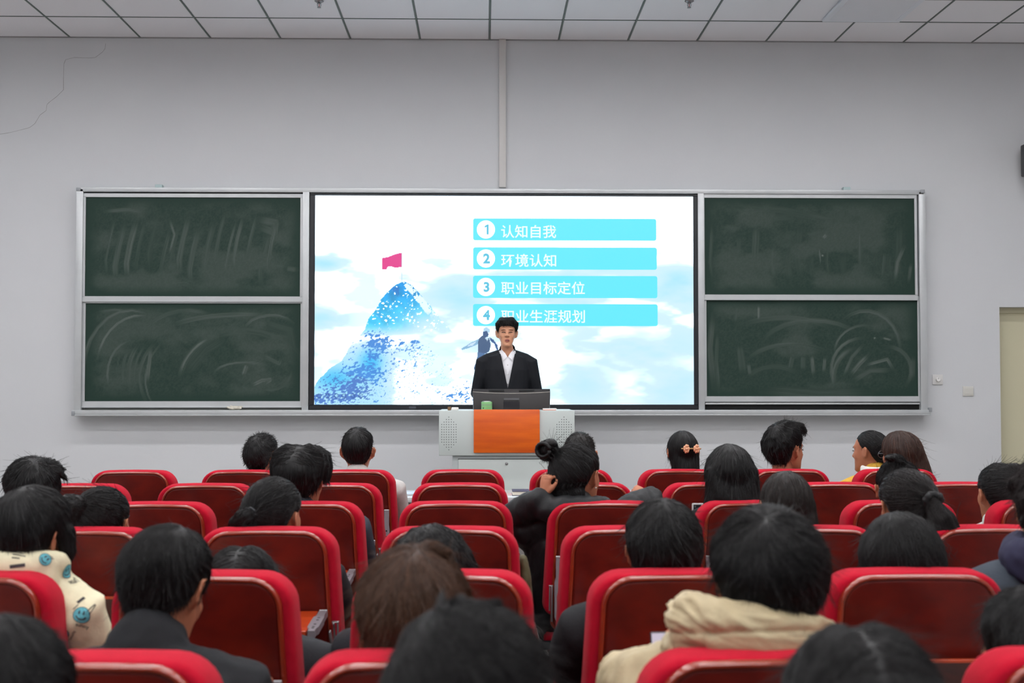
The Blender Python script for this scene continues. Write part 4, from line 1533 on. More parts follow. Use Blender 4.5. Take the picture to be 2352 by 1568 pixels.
def hair_mat(rgb, name):
    if name in MATS:
        return MATS[name]
    m = mat(name, rgb, 0.48, spec=0.30)
    nt = m.node_tree
    b = nt.nodes['Principled BSDF']
    hi = nt.nodes.new('ShaderNodeHairInfo')
    mr = nt.nodes.new('ShaderNodeMapRange')
    mr.inputs['To Min'].default_value = 0.55
    mr.inputs['To Max'].default_value = 1.5
    nt.links.new(hi.outputs['Random'], mr.inputs['Value'])
    mx = nt.nodes.new('ShaderNodeMix')
    mx.data_type = 'RGBA'
    mx.blend_type = 'MULTIPLY'
    mx.inputs[0].default_value = 1
    mx.inputs[6].default_value = lin(rgb)
    nt.links.new(mr.outputs[0], mx.inputs[7])
    nt.links.new(mx.outputs[2], b.inputs['Base Color'])
    return m


BLACKHAIR = (15, 14, 15)
SKIRT = mat('dark_trousers', (34, 35, 40), 0.85)
SHOE = mat('dark_shoe', (28, 28, 30), 0.5)


def fold_disp(amp, scale=9.0, seed=0, fine=0.0):
    def f(co):
        d = amp * pnoise(co, (scale, scale, scale * 0.7), seed)
        if fine:
            d = d + fine * (1 - 2 * np.abs(pnoise(co, (scale * 2.6, scale * 2.6, scale * 1.6), seed + 5)))
        return d
    return f


def person(label, cx, top, Yh, seat, hair, yaw=0, pitch=0, roll=0, scale=1.0, hair_rgb=BLACKHAIR, jacket=(38, 38, 42), puff=1.0, hood=None, collar=None,
           arms=None, shoulder=0.19, lean=None, fine=0.0068, vox=0.0145, bvox=0.0088, strands=1500, rad=0.0009, jacket_fold=0.006, jacket_fine=0.0, glasses=False, collar_rgb=None, jrough=0.8,
           jname=None, sh_drop=0.0, sh_off=0.0, skin_neck=True, neck_len=0.0, root_xy=None, nb_off=(0, 0, 0), twist=0.0):
    """a seated person whose hair top stands at (cx, top) of the frame at depth Yh"""
    t_top = hair.get('t_top', 0.022)
    if root_xy is None:
        Yh = max(Yh, seat_xy(*seat)[1] + 0.21)
    H = at(cx, top, Yh)
    drop = (0.114 + t_top) * scale
    hp = Vector((H.x, Yh, H.z - drop))
    # bowed heads: keep the highest point where the photo shows it
    hp.z += (0.114 + t_top) * scale * (1 - math.cos(R(pitch))) * 0.55
    if root_xy:
        sx, sy = root_xy
    else:
        sx, sy = seat_xy(*seat)
        sy += 0.24
    root = thing('person', label, 'person', (sx, sy, 0))
    off = Vector(root.location)
    H4 = Matrix.Translation(hp - off) @ Matrix.Rotation(R(yaw), 4, 'Z') @ Matrix.Rotation(R(-pitch), 4, 'X') @ Matrix.Rotation(R(roll), 4, 'Y') @ Matrix.Scale(scale, 4)
    skull = H4 @ Vector((0, -0.028, -0.05))
    NB = skull + Vector((0, -0.022, -0.068 - neck_len)) + Vector(nb_off)
    # torso
    S = NB + Vector((0, 0.0, -0.055))
    S.y = max(S.y, 0.0 + 0.1 * (puff - 1))
    P = Vector((lean if lean is not None else 0.0, max(0.05, S.y - 0.12), 0.53))
    # keep the back clear of the seat back
    rt = Vector((math.cos(R(twist)), math.sin(R(twist)), 0))
    s1 = [S + rt * (sgn * shoulder) + Vector((0, 0.005, -0.035 - sh_drop)) for sgn in (-1, 1)]
    if arms is None:
        arms = {}
    el, wr = [], []
    for i, sgn in enumerate((-1, 1)):
        key = 'lr'[i]
        a = arms.get(key, {})
        e = a.get('elbow')
        w = a.get('wrist')
        e = (e - off) if e is not None else Vector((s1[i].x + sgn * 0.015, max(s1[i].y + 0.10, 0.02), max(0.70, s1[i].z - 0.28)))
        w = (w - off) if w is not None else Vector((P.x + sgn * 0.09, max(e.y + 0.16, 0.22), 0.74))
        el.append(e)
        wr.append(w)
    # --- skin: one continuous body (head, neck, trunk, arms) with hands closed onto it
    mb = MB()
    head_geom(mb, H4)
    mb.tube([H4 @ Vector((0, -0.012, -0.02)), skull + Vector((0, 0.004, -0.03)), NB + Vector((0, 0.01, 0.02)), S + Vector((0, 0, 0.0))], [0.05, 0.052, 0.054, 0.07], [0.05, 0.054, 0.056, 0.06], seg=14)
    mb.tube([S + Vector((0, 0.0, -0.02)), (S + P) / 2, P], [0.09, 0.08, 0.09], [0.06, 0.06, 0.07], seg=14, up=(0, 1, 0))
    for i in (0, 1):
        mb.tube([S + Vector((0, 0, -0.03)), s1[i], el[i], wr[i]], [0.05, 0.045, 0.034, 0.024], seg=10)
    me = voxel(mb, bvox, 'body', 2)
    store = []
    for i, key in enumerate('lr'):
        a = arms.get(key, {})
        hd = a.get('dir', wr[i] - el[i])
        pl = a.get('palm', Vector((0.0, 0, -1)))
        add_hand(store, wr[i] + Vector(hd).normalized() * 0.02, hd, pl, left=(i == 0), size=a.get('size', 0.92), curl=a.get('curl', 0))
    me = append_geom(me, store)
    link('body', me, SKIN, root)
    # --- jacket
    jm = MATS.get(jname) if jname else None
    if jm is None:
        nm = jname or 'cloth_%d_%d_%d' % jacket
        jm = mat(nm, jacket, jrough, spec=0.25, var=(24, tuple(int(c * 0.86) for c in jacket), 0.5), bump=(140, 0.12))
    mb = MB()
    mid = (S * 0.45 + P * 0.55)
    mb.tube([NB + Vector((0, 0.012, 0.012)), S + Vector((0, 0, 0.0)), S * 0.8 + P * 0.2, mid, P, P + Vector((0, 0.02, -0.05))], [0.066 * puff, shoulder * 0.75, shoulder * 0.93 * puff, 0.165 * puff, 0.175 * puff, 0.17],
            [0.066 * puff, 0.085 * puff, 0.115 * puff, 0.118 * puff, 0.122 * puff, 0.11], seg=20, up=(0, 1, 0))
    for i in (0, 1):
        m1 = (s1[i] + el[i]) / 2
        mb.tube([S + Vector((0, 0, -0.012)), S * 0.45 + s1[i] * 0.55 + Vector((0, 0, 0.004)), s1[i], m1, el[i], (el[i] + wr[i]) / 2, wr[i] - (wr[i] - el[i]).normalized() * 0.01],
                [0.075 * puff, 0.076 * puff, 0.074 * puff, 0.064 * puff, 0.058 * puff, 0.052 * puff, 0.042 * puff], seg=12)
    if collar == 'stand':
        for k in range(12):
            a0, a1 = 2 * math.pi * k / 12, 2 * math.pi * (k + 1) / 12
            mb.tube([NB + Vector((0.068 * math.cos(a), 0.012 + 0.068 * math.sin(a), 0.012 + 0.008 * math.sin(a))) for a in (a0, a1)], 0.014, 0.032, seg=8, up=(0, 0, 1))
    if hood:
        hr, hz, ht, pouch = hood
        n = 14
        for k in range(n):
            a0, a1 = R(200 - 0) - R(0), 0
            t0, t1 = R(150 + 240 * k / n), R(150 + 240 * (k + 1) / n)
            q = [NB + Vector((hr * math.cos(t), 0.0 + hr * 0.86 * math.sin(t), hz - 0.018 * math.sin(t) * 0)) for t in (t0, t1)]
            f = 0.5 + 0.5 * math.sin(math.pi * (k + 0.5) / n) ** 0.7
            mb.tube([p - Vector((0, 0, 0.04 * (1 - f))) for p in q], ht * f, ht * 1.15 * f, seg=10)
        if pouch:
            mb.ell(NB + Vector((0, -hr * 0.62, hz - 0.045)), (hr * 1.15, 0.05, pouch), None, 16, 10)
    jme = voxel(mb, vox, 'jacket', 3, fold_disp(jacket_fold, 9, cx, jacket_fine))
    jo = link('jacket', jme, jm, root)
    if collar_rgb:
        mb = MB()
        for k in range(14):
            a0, a1 = 2 * math.pi * k / 14, 2 * math.pi * (k + 1) / 14
            mb.tube([NB + Vector((0.074 * math.cos(a), 0.004 + 0.080 * math.sin(a), 0.016 + 0.006 * math.sin(a))) for a in (a0, a1)], 0.016, 0.034, seg=8)
        mb.ell(NB + Vector((0, -0.07, -0.02)), (0.12, 0.035, 0.035))
        for s in (-1, 1):
            mb.ell(NB + Vector((s * 0.07, -0.03, -0.03)), (0.06, 0.06, 0.03))
        link('collar', voxel(mb, 0.009, 'collar', 3), mat('collar_%d_%d_%d' % collar_rgb, collar_rgb, 0.8), root)
    # --- trousers and shoes
    mb = MB()
    mb.ell(P + Vector((0, 0.0, -0.03)), (0.165, 0.12, 0.075))
    for s in (-1, 1):
        mb.tube([P + Vector((s * 0.08, 0, -0.02)), Vector((P.x * 0.5 + s * 0.10, 0.38, 0.525)), Vector((P.x * 0.3 + s * 0.11, 0.36, 0.10))], [0.085, 0.066, 0.05], seg=10)
    link('trousers', voxel(mb, 0.026, 'trousers', 2), SKIRT, root)
    for s in (-1, 1):
        MB().tube([(P.x * 0.3 + s * 0.11, 0.33, 0.046), (P.x * 0.3 + s * 0.115, 0.50, 0.036)], [0.045, 0.04], [0.045, 0.035], seg=10).build('shoe', SHOE, root, smooth=True)
    # --- hair
    mb = MB()
    kw = {k: v for k, v in hair.items() if k in ('lump', 'seed', 'part', 'taper', 'freq')}
    cap_geom(mb, H4, hair['line'], t_top, hair.get('t_side', 0.02), hair.get('t_back', 0.02), hair.get('t_edge', 0.008), **kw)
    for c in hair.get('curtain', []):
        curtain_geom(mb, H4, **c)
    for c, r in hair.get('blobs', []):
        mb.ell(H4 @ Vector(c), tuple(q * scale for q in r), H4.to_3x3().normalized())
    for pts, rr in hair.get('locks', []):
        mb.tube([H4 @ Vector(p) for p in pts], [q * scale for q in rr], seg=10)
    hm = hair_mat(hair_rgb, 'hair_%d_%d_%d' % hair_rgb)
    hme = voxel(mb, fine, 'hair', 1, (lambda co: 0.0022 * pnoise((np.array(H4.inverted())[:3, :3] @ (co - np.array(H4.translation)).T).T, (55, 55, 14), cx)))
    ho = link('hair', hme, hm, root)
    fld = hair.get('field') or Field('whorl')
    hc = comb(hme, H4, fld, strands, hair.get('len', 0.07) * scale, hair.get('steps', 7), hair.get('lift', 0.004), hair.get('fly', 0.12), rad, hair.get('jit', 0.25), abs(int(cx)), hair.get('flyup', 0.25))
    hc.materials.append(hm)
    hs = bpy.data.objects.new('hair_strands', hc)
    C.objects.link(hs)
    hs.parent = ho
    hs['kind'] = 'stuff'
    if glasses:
        g = MB()
        for s in (-1, 1):
            ring = [H4 @ Vector((s * 0.033 + 0.024 * math.cos(2 * math.pi * k / 14), 0.108, 0.006 + 0.019 * math.sin(2 * math.pi * k / 14))) for k in range(15)]
            g.tube(ring, 0.0016, seg=6, caps=False)
            g.tube([H4 @ Vector((s * 0.057, 0.106, 0.01)), H4 @ Vector((s * 0.078, 0.08, 0.014)), H4 @ Vector((s * 0.084, -0.005, 0.016))], 0.0016, seg=6)
        g.tube([H4 @ Vector((-0.009, 0.11, 0.008)), H4 @ Vector((0.009, 0.11, 0.008))], 0.0016, seg=6)
        link('glasses', voxel(g, 0.0012, 'glasses', 0) if False else g.mesh('glasses'), mat('glasses_frame', (120, 124, 130), 0.25, metal=0.8), root)
    return root, H4, ho, NB, off, jo


def eyes(root, H4):
    """simple lids, brows and lips for faces in view"""
    eb = mat('brow_hair', (66, 50, 42), 0.8)
    ew = mat('eye_dark', (40, 28, 26), 0.3)
    for s in (-1, 1):
        MB().tube([H4 @ Vector((s * x, y, z)) for x, y, z in ((0.015, 0.0965, 0.0062), (0.024, 0.0972, 0.0078), (0.036, 0.0950, 0.0080), (0.047, 0.0880, 0.0068))], [0.0010, 0.0034, 0.0036, 0.0010], [0.002, 0.003, 0.003, 0.002], seg=8).build('eye', ew, root, smooth=True)
        MB().tube([H4 @ Vector((s * x, y, z)) for x, y, z in ((0.016, 0.0975, 0.0265), (0.032, 0.0965, 0.0295), (0.050, 0.0865, 0.0265))], [0.0018, 0.0026, 0.0010], [0.0016, 0.002, 0.001], seg=8).build('eyebrow', eb, root, smooth=True)


# styles
def st(line='short', **k):
    d = dict(line=line)
    d.update(k)
    return d


DARKJ = (36, 36, 40)

# --- frontmost row
person('boy with short spiky black hair and glasses, seated left in the front row', 602, 996, 6.66, (1, -2), st('short', t_top=0.018, t_side=0.014, t_back=0.014, t_edge=0.004, len=0.03, fly=0.75, flyup=0.9, lift=0.006, field=Field('up')),
       yaw=-22, glasses=True, strands=1500, rad=0.001, lean=0.06)
person('boy with neat short black hair and a pale grey fleece in the front row', 822, 982, 6.66, (1, -1), st('short', t_top=0.022, t_side=0.014, t_back=0.016, t_edge=0.003, taper=0.5, len=0.05, fly=0.2),
       strands=1400, rad=0.001, jacket=(196, 196, 192), jacket_fold=0.004, shoulder=0.2)
person('boy with faded clipped hair in the front row behind the top-bun girl', 1331, 993, 6.66, (1, 1), st('short', t_top=0.016, t_side=0.009, t_back=0.010, t_edge=0.003, len=0.025, fly=0.7, flyup=0.8, field=Field('up')), strands=1200, rad=0.001, hair_rgb=(30, 27, 25))
r, H4, ho, NB, off, _ = person('girl with long straight black hair held by a peach flower clip', 1567, 990, 6.66, (1, 2), st('long', t_top=0.014, t_side=0.010, t_back=0.014, t_edge=0.012, lump=0.002,
       curtain=[dict(top=0.03, length=0.26, w_top=0.078, w_bot=0.078, yc=-0.052, d=0.052)], len=0.16, fly=0.05, field=Field('long', whorl=(0, 0.1, 1), swirl=0.0)), scale=0.95, yaw=8, strands=1500, rad=0.0008, jacket=(30, 30, 34), shoulder=0.17)
fc = MB()
PEACH = mat('peach_satin', (226, 168, 130), 0.5)
clip = MB()
cc = H4 @ Vector((0.012, -0.132, 0.035))
MB().tube([cc + Vector((-0.05, 0.0, 0)), cc + Vector((0.05, 0.004, 0))], 0.004, seg=8).build('hair_clip', mat('gold_metal', (170, 140, 96), 0.35, metal=0.7), r, smooth=True)
for sx in (-0.027, 0.027):
    fl = MB()
    for k in range(7):
        a = 2 * math.pi * k / 7
        fl.ell(cc + Vector((sx + 0.009 * math.cos(a), -0.006, 0.015 * math.sin(a))), (0.0095, 0.006, 0.011), Euler((0.4 * math.sin(a), 0, a)), 8, 6)
    fl.ell(cc + Vector((sx, -0.012, 0)), (0.008, 0.006, 0.008), None, 8, 6)
    fl.build('clip_flower', PEACH, r, smooth=True)
r, H4, *_ = person('boy with swept wavy black hair turning his face to the right', 1803, 968, 6.66, (1, 3), st('short', t_top=0.042, t_side=0.026, t_back=0.032, t_edge=0.008, taper=0.45, lump=0.016, freq=11, len=0.075, fly=0.16, jit=0.35, flyup=0.4, lift=0.008,
       locks=[([(0.02, 0.05, 0.13), (0.03, 0.09, 0.125), (0.035, 0.112, 0.10)], [0.024, 0.024, 0.012]), ([(-0.03, 0.05, 0.13), (-0.02, 0.09, 0.128), (0.0, 0.118, 0.10)], [0.022, 0.024, 0.010]), ([(0.02, -0.06, 0.128), (0.04, -0.03, 0.146), (0.05, 0.0, 0.138)], [0.016, 0.016, 0.01])]),
       yaw=-54, strands=2200, rad=0.001, jacket=(34, 36, 44), scale=1.04, neck_len=0.055)
eyes(r, H4)
r, H4, *_ = person('woman in a yellow coat with a white collar showing her left profile', 1999, 990, 7.06, (1, 4), st('tied', t_top=0.012, t_side=0.008, t_back=0.016, t_edge=0.005, lump=0.002, len=0.10, fly=0.05, field=Field('tie', tie=(0, -0.13, -0.05)),
       blobs=[((0, -0.115, -0.06), (0.03, 0.03, 0.035))]), yaw=48, scale=0.96, strands=1200, jacket=(214, 168, 66), collar_rgb=(232, 230, 224), shoulder=0.17, root_xy=(2.16, 7.08), neck_len=0.0, sh_drop=0.03)
eyes(r, H4)
person('girl with long loose brown hair over a dark top, front row right', 2068, 990, 6.62, (1, 4), st('long', t_top=0.022, t_side=0.026, t_back=0.030, t_edge=0.020, lump=0.004,
       curtain=[dict(top=0.05, length=0.30, w_top=0.098, w_bot=0.125, yc=-0.055, d=0.062, shift=(0.05, 0), seed=3)], len=0.17, fly=0.10, field=Field('long', whorl=(0, 0.2, 1), swirl=0.0)), yaw=28, strands=2200, rad=0.0009, hair_rgb=(60, 39, 30), jacket=(30, 29, 36), glasses=True, scale=1.0)

# --- third row
person('person with windswept black hair and glasses at the left edge', 72, 1050, 4.90, (3, -3), st('bowl', t_top=0.030, t_side=0.030, t_back=0.032, t_edge=0.012, lump=0.010, freq=8, len=0.09, fly=0.16, jit=0.4, flyup=0.3, lift=0.008,
       locks=[([(0.05, -0.02, 0.10), (0.10, -0.03, 0.085), (0.132, -0.03, 0.05)], [0.03, 0.018, 0.005]), ([(0.04, 0.02, 0.12), (0.09, 0.0, 0.115), (0.126, -0.01, 0.09)], [0.024, 0.016, 0.004])]), yaw=30, glasses=True, strands=2200)
person('boy with black centre-parted hair and a dark slate jacket', 694, 1021, 4.92, (3, -1), st('bowl', t_top=0.034, t_side=0.038, t_back=0.036, t_edge=0.014, lump=0.006, part=0, taper=0.5, len=0.10, fly=0.12, field=Field('whorl', whorl=(0, -0.1, 1), part=0.0, swirl=0.1, below=0.06),
       locks=[([(s * 0.012, y, 0.118), (s * 0.045, y, 0.126), (s * 0.080, y, 0.104), (s * 0.094, y, 0.06), (s * 0.096, y, 0.02)], [0.02, 0.023, 0.024, 0.022, 0.014]) for s in (-1, 1) for y in (-0.055, -0.01, 0.03)]),
       yaw=-14, pitch=8, strands=2400, jacket=(52, 58, 68), shoulder=0.22, puff=1.08)
GX = 1325
gl_w, gl_e = at(1246, 1146, 4.88), at(1190, 1180, 5.00)
gr_w, gr_e = at(1499, 1141, 5.22), at(1450, 1172, 5.12)
r, H4, ho, NB, off, _ = person('girl with a high top bun in a black puffer jacket scratching her head', GX, 1020, 4.96, (3, 1), st('tied', t_top=0.014, t_side=0.024, t_back=0.026, t_edge=0.012, lump=0.003, len=0.12, fly=0.05, field=Field('tie', tie=(-0.075, -0.075, 0.115)),
       blobs=[((-0.078, -0.082, 0.108), (0.038, 0.034, 0.036)), ((-0.10, -0.07, 0.095), (0.026, 0.026, 0.034)), ((-0.06, -0.09, 0.13), (0.028, 0.026, 0.022)), ((0, -0.07, -0.055), (0.075, 0.04, 0.06))],
       locks=[([(-0.09, -0.09, 0.14), (-0.12, -0.1, 0.15)], [0.003, 0.0012])]), yaw=-36, strands=2400, scale=1.04, jacket=(30, 31, 33), jname=None, puff=1.15, hood=(0.125, 0.01, 0.045, 0.0), jacket_fold=0.010, jacket_fine=0.006, jrough=0.5,
       arms={'l': dict(elbow=gl_e, wrist=gl_w, dir=Vector((0.22, 0.12, 1.0)), palm=Vector((0.8, 0.6, 0.0)), size=0.8, curl=1), 'r': dict(elbow=gr_e, wrist=gr_w, dir=Vector((-0.7, 0.2, 0.3)), palm=Vector((0, 0.5, -0.8)), size=0.72, curl=1)}, lean=-0.08, vox=0.009, bvox=0.0075)
tor = [(-0.078 + 0.03 * math.cos(2 * math.pi * k / 14), -0.116, 0.108 + 0.026 * math.sin(2 * math.pi * k / 14)) for k in range(15)]
MB().tube([H4 @ Vector(p) for p in tor], 0.0085, seg=8, caps=False).build('bun_coil', hair_mat(BLACKHAIR, 'hair_%d_%d_%d' % BLACKHAIR), ho, smooth=True)
MB().ell(H4 @ Vector((0.088, -0.006, -0.034)), (0.003, 0.003, 0.003), None, 8, 6).build('earring', mat('pearl', (240, 238, 232), 0.2), r, smooth=True)
r, H4, ho, NB, off, _ = person('girl with loose wavy black shoulder-length hair in the third row', 1675, 1021, 4.92, (3, 2), st('long', t_top=0.022, t_side=0.024, t_back=0.028, t_edge=0.024, lump=0.005,
       curtain=[dict(top=0.05, length=0.25, w_top=0.098, w_bot=0.128, yc=-0.05, d=0.066, seed=7, wave=1)], len=0.16, fly=0.16, flyup=0.2, field=Field('long', whorl=(0, 0.0, 1), swirl=0.0)), strands=3000, jacket=(30, 30, 34), scale=0.98,
       arms={'l': dict(elbow=at(1640, 1275, 5.05), wrist=at(1618, 1250, 5.2), dir=Vector((-0.02, 0.1, 1)), palm=Vector((1, 0.2, 0)), size=0.85, curl=1)})
ph = thing('phone', 'white phone with a black camera block held up in the third row', 'phone', tuple(at(1598, 1174, 5.19)))
MB().rbox(-0.016, -0.004, -0.06, 0.056, 0.004, 0.034, 0.0035).build('phone_body', PLASTIC_W, ph, auto=40)
MB().rbox(-0.010, -0.0065, -0.002, 0.022, -0.0035, 0.028, 0.002).build('camera_block', BLACK, ph, auto=40)
for q in ((-0.003, 0.005), (-0.003, 0.02), (0.012, 0.013)):
    MB().lathe([(0.0002, -0.008), (0.004, -0.008), (0.004, -0.006), (0.0002, -0.006)], 12, (q[0], 0, q[1]), axis='y').build('camera_lens', STEEL, ph)
person('girl with a black knot on her crown, between the brown hair and the ponytail', 2062, 1056, 4.94, (3, 3), st('tied', t_top=0.012, t_side=0.014, t_back=0.018, t_edge=0.010, lump=0.003, len=0.11, fly=0.08, field=Field('tie', tie=(-0.03, -0.06, 0.125)),
       blobs=[((-0.035, -0.055, 0.138), (0.036, 0.024, 0.015)), ((-0.015, -0.06, 0.124), (0.03, 0.022, 0.016)), ((0.0, -0.09, -0.05), (0.07, 0.03, 0.06))]), strands=1800, jacket=(30, 29, 32), scale=1.02, puff=1.05, lean=0.02)
r, H4, *_ = person('girl with black hair pinned by a long white clip at the right edge', 2296, 1066, 4.94, (3, 4), st('tied', t_top=0.014, t_side=0.016, t_back=0.022, t_edge=0.012, lump=0.004, len=0.11, fly=0.12, flyup=0.4, field=Field('tie', tie=(0.05, -0.11, 0.05)),
       blobs=[((0.055, -0.09, 0.07), (0.04, 0.03, 0.05)), ((0.03, -0.06, 0.12), (0.03, 0.02, 0.018)), ((0.0, -0.08, -0.05), (0.05, 0.035, 0.06))]), yaw=6, strands=1600, jacket=(206, 216, 208), lean=-0.16, shoulder=0.165, collar_rgb=(206, 218, 210))
MB().tube([H4 @ Vector(p) for p in ((0.048, -0.132, 0.085), (0.040, -0.140, 0.05), (0.030, -0.140, 0.005))], [0.009, 0.008, 0.006], seg=8).build('hair_clip', mat('clip_ivory', (232, 232, 200), 0.35), r, smooth=True)

# --- fourth row
r, H4, ho, *_ = person('girl with grey-sheened black hair in a low side ponytail, fourth row left', 630, 1098, 4.06, (4, -1), st('tied', t_top=0.020, t_side=0.022, t_back=0.026, t_edge=0.012, lump=0.004, len=0.13, fly=0.06, field=Field('tie', tie=(-0.005, -0.125, 0.03)),
       blobs=[((-0.022, -0.138, 0.018), (0.034, 0.03, 0.028)), ((-0.045, -0.135, -0.0), (0.036, 0.028, 0.026)), ((-0.066, -0.125, -0.022), (0.028, 0.024, 0.032)), ((0.02, -0.08, -0.05), (0.06, 0.035, 0.05))]), yaw=-22, strands=3000, rad=0.0008, jacket=(38, 36, 40))
MB().tube([H4 @ Vector((-0.004 + 0.016 * math.cos(t), -0.134 , 0.032 + 0.016 * math.sin(t))) for t in [2 * math.pi * k / 12 for k in range(13)]], 0.005, seg=6, caps=False).build('hair_tie', BLACK, r, smooth=True)
person('girl with black hair in a small side bun at the far left', 236, 1120, 4.08, (4, -2), st('tied', t_top=0.016, t_side=0.018, t_back=0.022, t_edge=0.012, lump=0.004, len=0.12, fly=0.1, field=Field('tie', tie=(-0.04, -0.10, 0.075)),
       blobs=[((-0.034, -0.112, 0.080), (0.040, 0.036, 0.038)), ((-0.052, -0.115, 0.094), (0.026, 0.028, 0.026)), ((0.07, 0.0, -0.03), (0.02, 0.03, 0.055))]), yaw=-14, strands=2600, jacket=(40, 38, 40))
person('girl with long straight dark-brown hair in the fourth row', 1805, 1083, 4.06, (4, 2), st('long', t_top=0.018, t_side=0.012, t_back=0.018, t_edge=0.014, lump=0.002,
       curtain=[dict(top=0.04, length=0.30, w_top=0.085, w_bot=0.102, yc=-0.052, d=0.055, seed=5)], len=0.18, fly=0.05, field=Field('long', whorl=(0, 0.15, 1), swirl=0.0)), strands=3200, rad=0.0008, hair_rgb=(29, 22, 19), jacket=(32, 30, 32), scale=0.95, lean=-0.1)
r, H4, ho, *_ = person('woman with dark hair in a scrunchie ponytail and a black coat', 2083, 1080, 4.08, (4, 3), st('tied', t_top=0.018, t_side=0.024, t_back=0.026, t_edge=0.014, lump=0.003, len=0.14, fly=0.05, field=Field('tie', tie=(0.018, -0.125, 0.03)),
       blobs=[((0.0, -0.07, -0.05), (0.085, 0.04, 0.06))], locks=[([(0.02, -0.135, 0.02), (0.035, -0.155, -0.03), (0.055, -0.16, -0.10), (0.085, -0.15, -0.19)], [0.02, 0.044, 0.05, 0.028])]),
       yaw=8, pitch=6, strands=3200, rad=0.0008, hair_rgb=(22, 17, 17), jacket=(31, 31, 32), lean=-0.22, puff=1.06, hood=None)
sc = MB()
for k in range(10):
    t = 2 * math.pi * k / 10
    sc.ell(H4 @ Vector((0.022 + 0.026 * math.cos(t), -0.138 - 0.006 * math.sin(3 * t), 0.032 + 0.018 * math.sin(t))), (0.013, 0.012, 0.011), Euler((t, t * 2, 0)), 8, 6)
link('scrunchie', voxel(sc, 0.0035, 'scrunchie', 1), mat('scrunchie_cloth', (26, 26, 28), 0.7), r)

# --- fifth row
hood_r, hood_H, _, hood_NB, hood_off, hood_j = person('person in a cream hoodie printed with blue smiling faces, left edge', 72, 1121, 3.20, (5, -2), st('bowl', t_top=0.026, t_side=0.022, t_back=0.030, t_edge=0.016, lump=0.004, taper=0.3, len=0.10, fly=0.05,
       locks=[([(0.085, 0.03, 0.03), (0.088, 0.045, -0.02), (0.082, 0.05, -0.075)], [0.022, 0.022, 0.006])]), yaw=-24, pitch=16, strands=3200, rad=0.0007, fine=0.005, jacket=(228, 222, 188), hood=(0.105, 0.022, 0.036, 0.055), nb_off=(-0.01, 0.05, 0.035), scale=0.96,
       shoulder=0.165, jacket_fold=0.007, jacket_fine=0.003, lean=0.06, vox=0.010, puff=1.08, sh_drop=0.02, twist=-22)
person('person with parted dark hair bowed low behind a seat back', 553, 1258, 3.16, (5, -1), st('bowl', t_top=0.026, t_side=0.022, t_back=0.024, t_edge=0.012, lump=0.004, part=0, len=0.10, fly=0.1, field=Field('whorl', whorl=(0, -0.2, 1), part=0.0, swirl=0.1, below=0.06)),
       pitch=20, strands=2600, rad=0.0007, jacket=(44, 46, 50), shoulder=0.21, puff=1.1, neck_len=0.0)
person('person with wavy black hair bowed in front of the brown-haired head', 985, 1213, 3.16, (5, 0), st('bowl', t_top=0.030, t_side=0.030, t_back=0.030, t_edge=0.014, lump=0.010, freq=12, len=0.08, fly=0.15, jit=0.5, field=Field('whorl', whorl=(-0.15, -0.3, 1), swirl=0.6),
       locks=[([(0.07, -0.04, 0.07), (0.10, -0.03, 0.03), (0.105, -0.02, -0.03)], [0.03, 0.026, 0.014])]), pitch=24, roll=8, strands=3000, rad=0.0008, jacket=(40, 42, 48))
person('boy with thick black hair and both ears showing, fifth row', 1522, 1148, 3.14, (5, 1), st('short', t_top=0.028, t_side=0.026, t_back=0.028, t_edge=0.012, taper=0.35, lump=0.005, len=0.09, fly=0.12, field=Field('whorl', whorl=(0.02, -0.25, 1), swirl=0.5), lift=0.006), strands=4200, rad=0.0008,
       fine=0.005, jacket=(30, 31, 34), shoulder=0.21, puff=1.12)
person('person with a straight black bob bent behind the right-hand seat back', 2069, 1181, 3.14, (5, 2), st('bowl', t_top=0.026, t_side=0.030, t_back=0.032, t_edge=0.024, lump=0.004, len=0.11, fly=0.12, field=Field('whorl', whorl=(-0.1, 0.1, 1), swirl=0.1)), pitch=14, strands=4200, rad=0.0007, fine=0.005,
       jacket=(36, 34, 36))
sr, sH, sho, sNB, soff, _ = person('person in a slate puffer with a navy hood at the right edge', 2412, 1052, 3.24, (5, 3), st('short', t_top=0.034, t_side=0.034, t_back=0.036, t_edge=0.018, lump=0.016, freq=13, len=0.06, fly=0.4, jit=0.7, flyup=0.6, lift=0.01), yaw=-6, strands=2600, rad=0.0008,
       hair_rgb=(26, 17, 16), jacket=(66, 74, 84), shoulder=0.22, puff=1.18, lean=-0.14, sh_drop=0.03, vox=0.009)
hb = MB()
for k in range(16):
    t0, t1 = R(140 + 260 * k / 16), R(140 + 260 * (k + 1) / 16)
    hb.tube([sNB + Vector((0.098 * math.cos(t), 0.09 * math.sin(t), 0.03 - 0.02 * math.cos(t) ** 2)) for t in (t0, t1)], 0.046, 0.06, seg=10)
hb.ell(sNB + Vector((0, -0.075, -0.035)), (0.12, 0.05, 0.07), None, 14, 9)
link('hood', voxel(hb, 0.008, 'hood', 3, fold_disp(0.008, 12, 3, 0.004)), mat('navy_hood', (38, 38, 66), 0.85), sr)

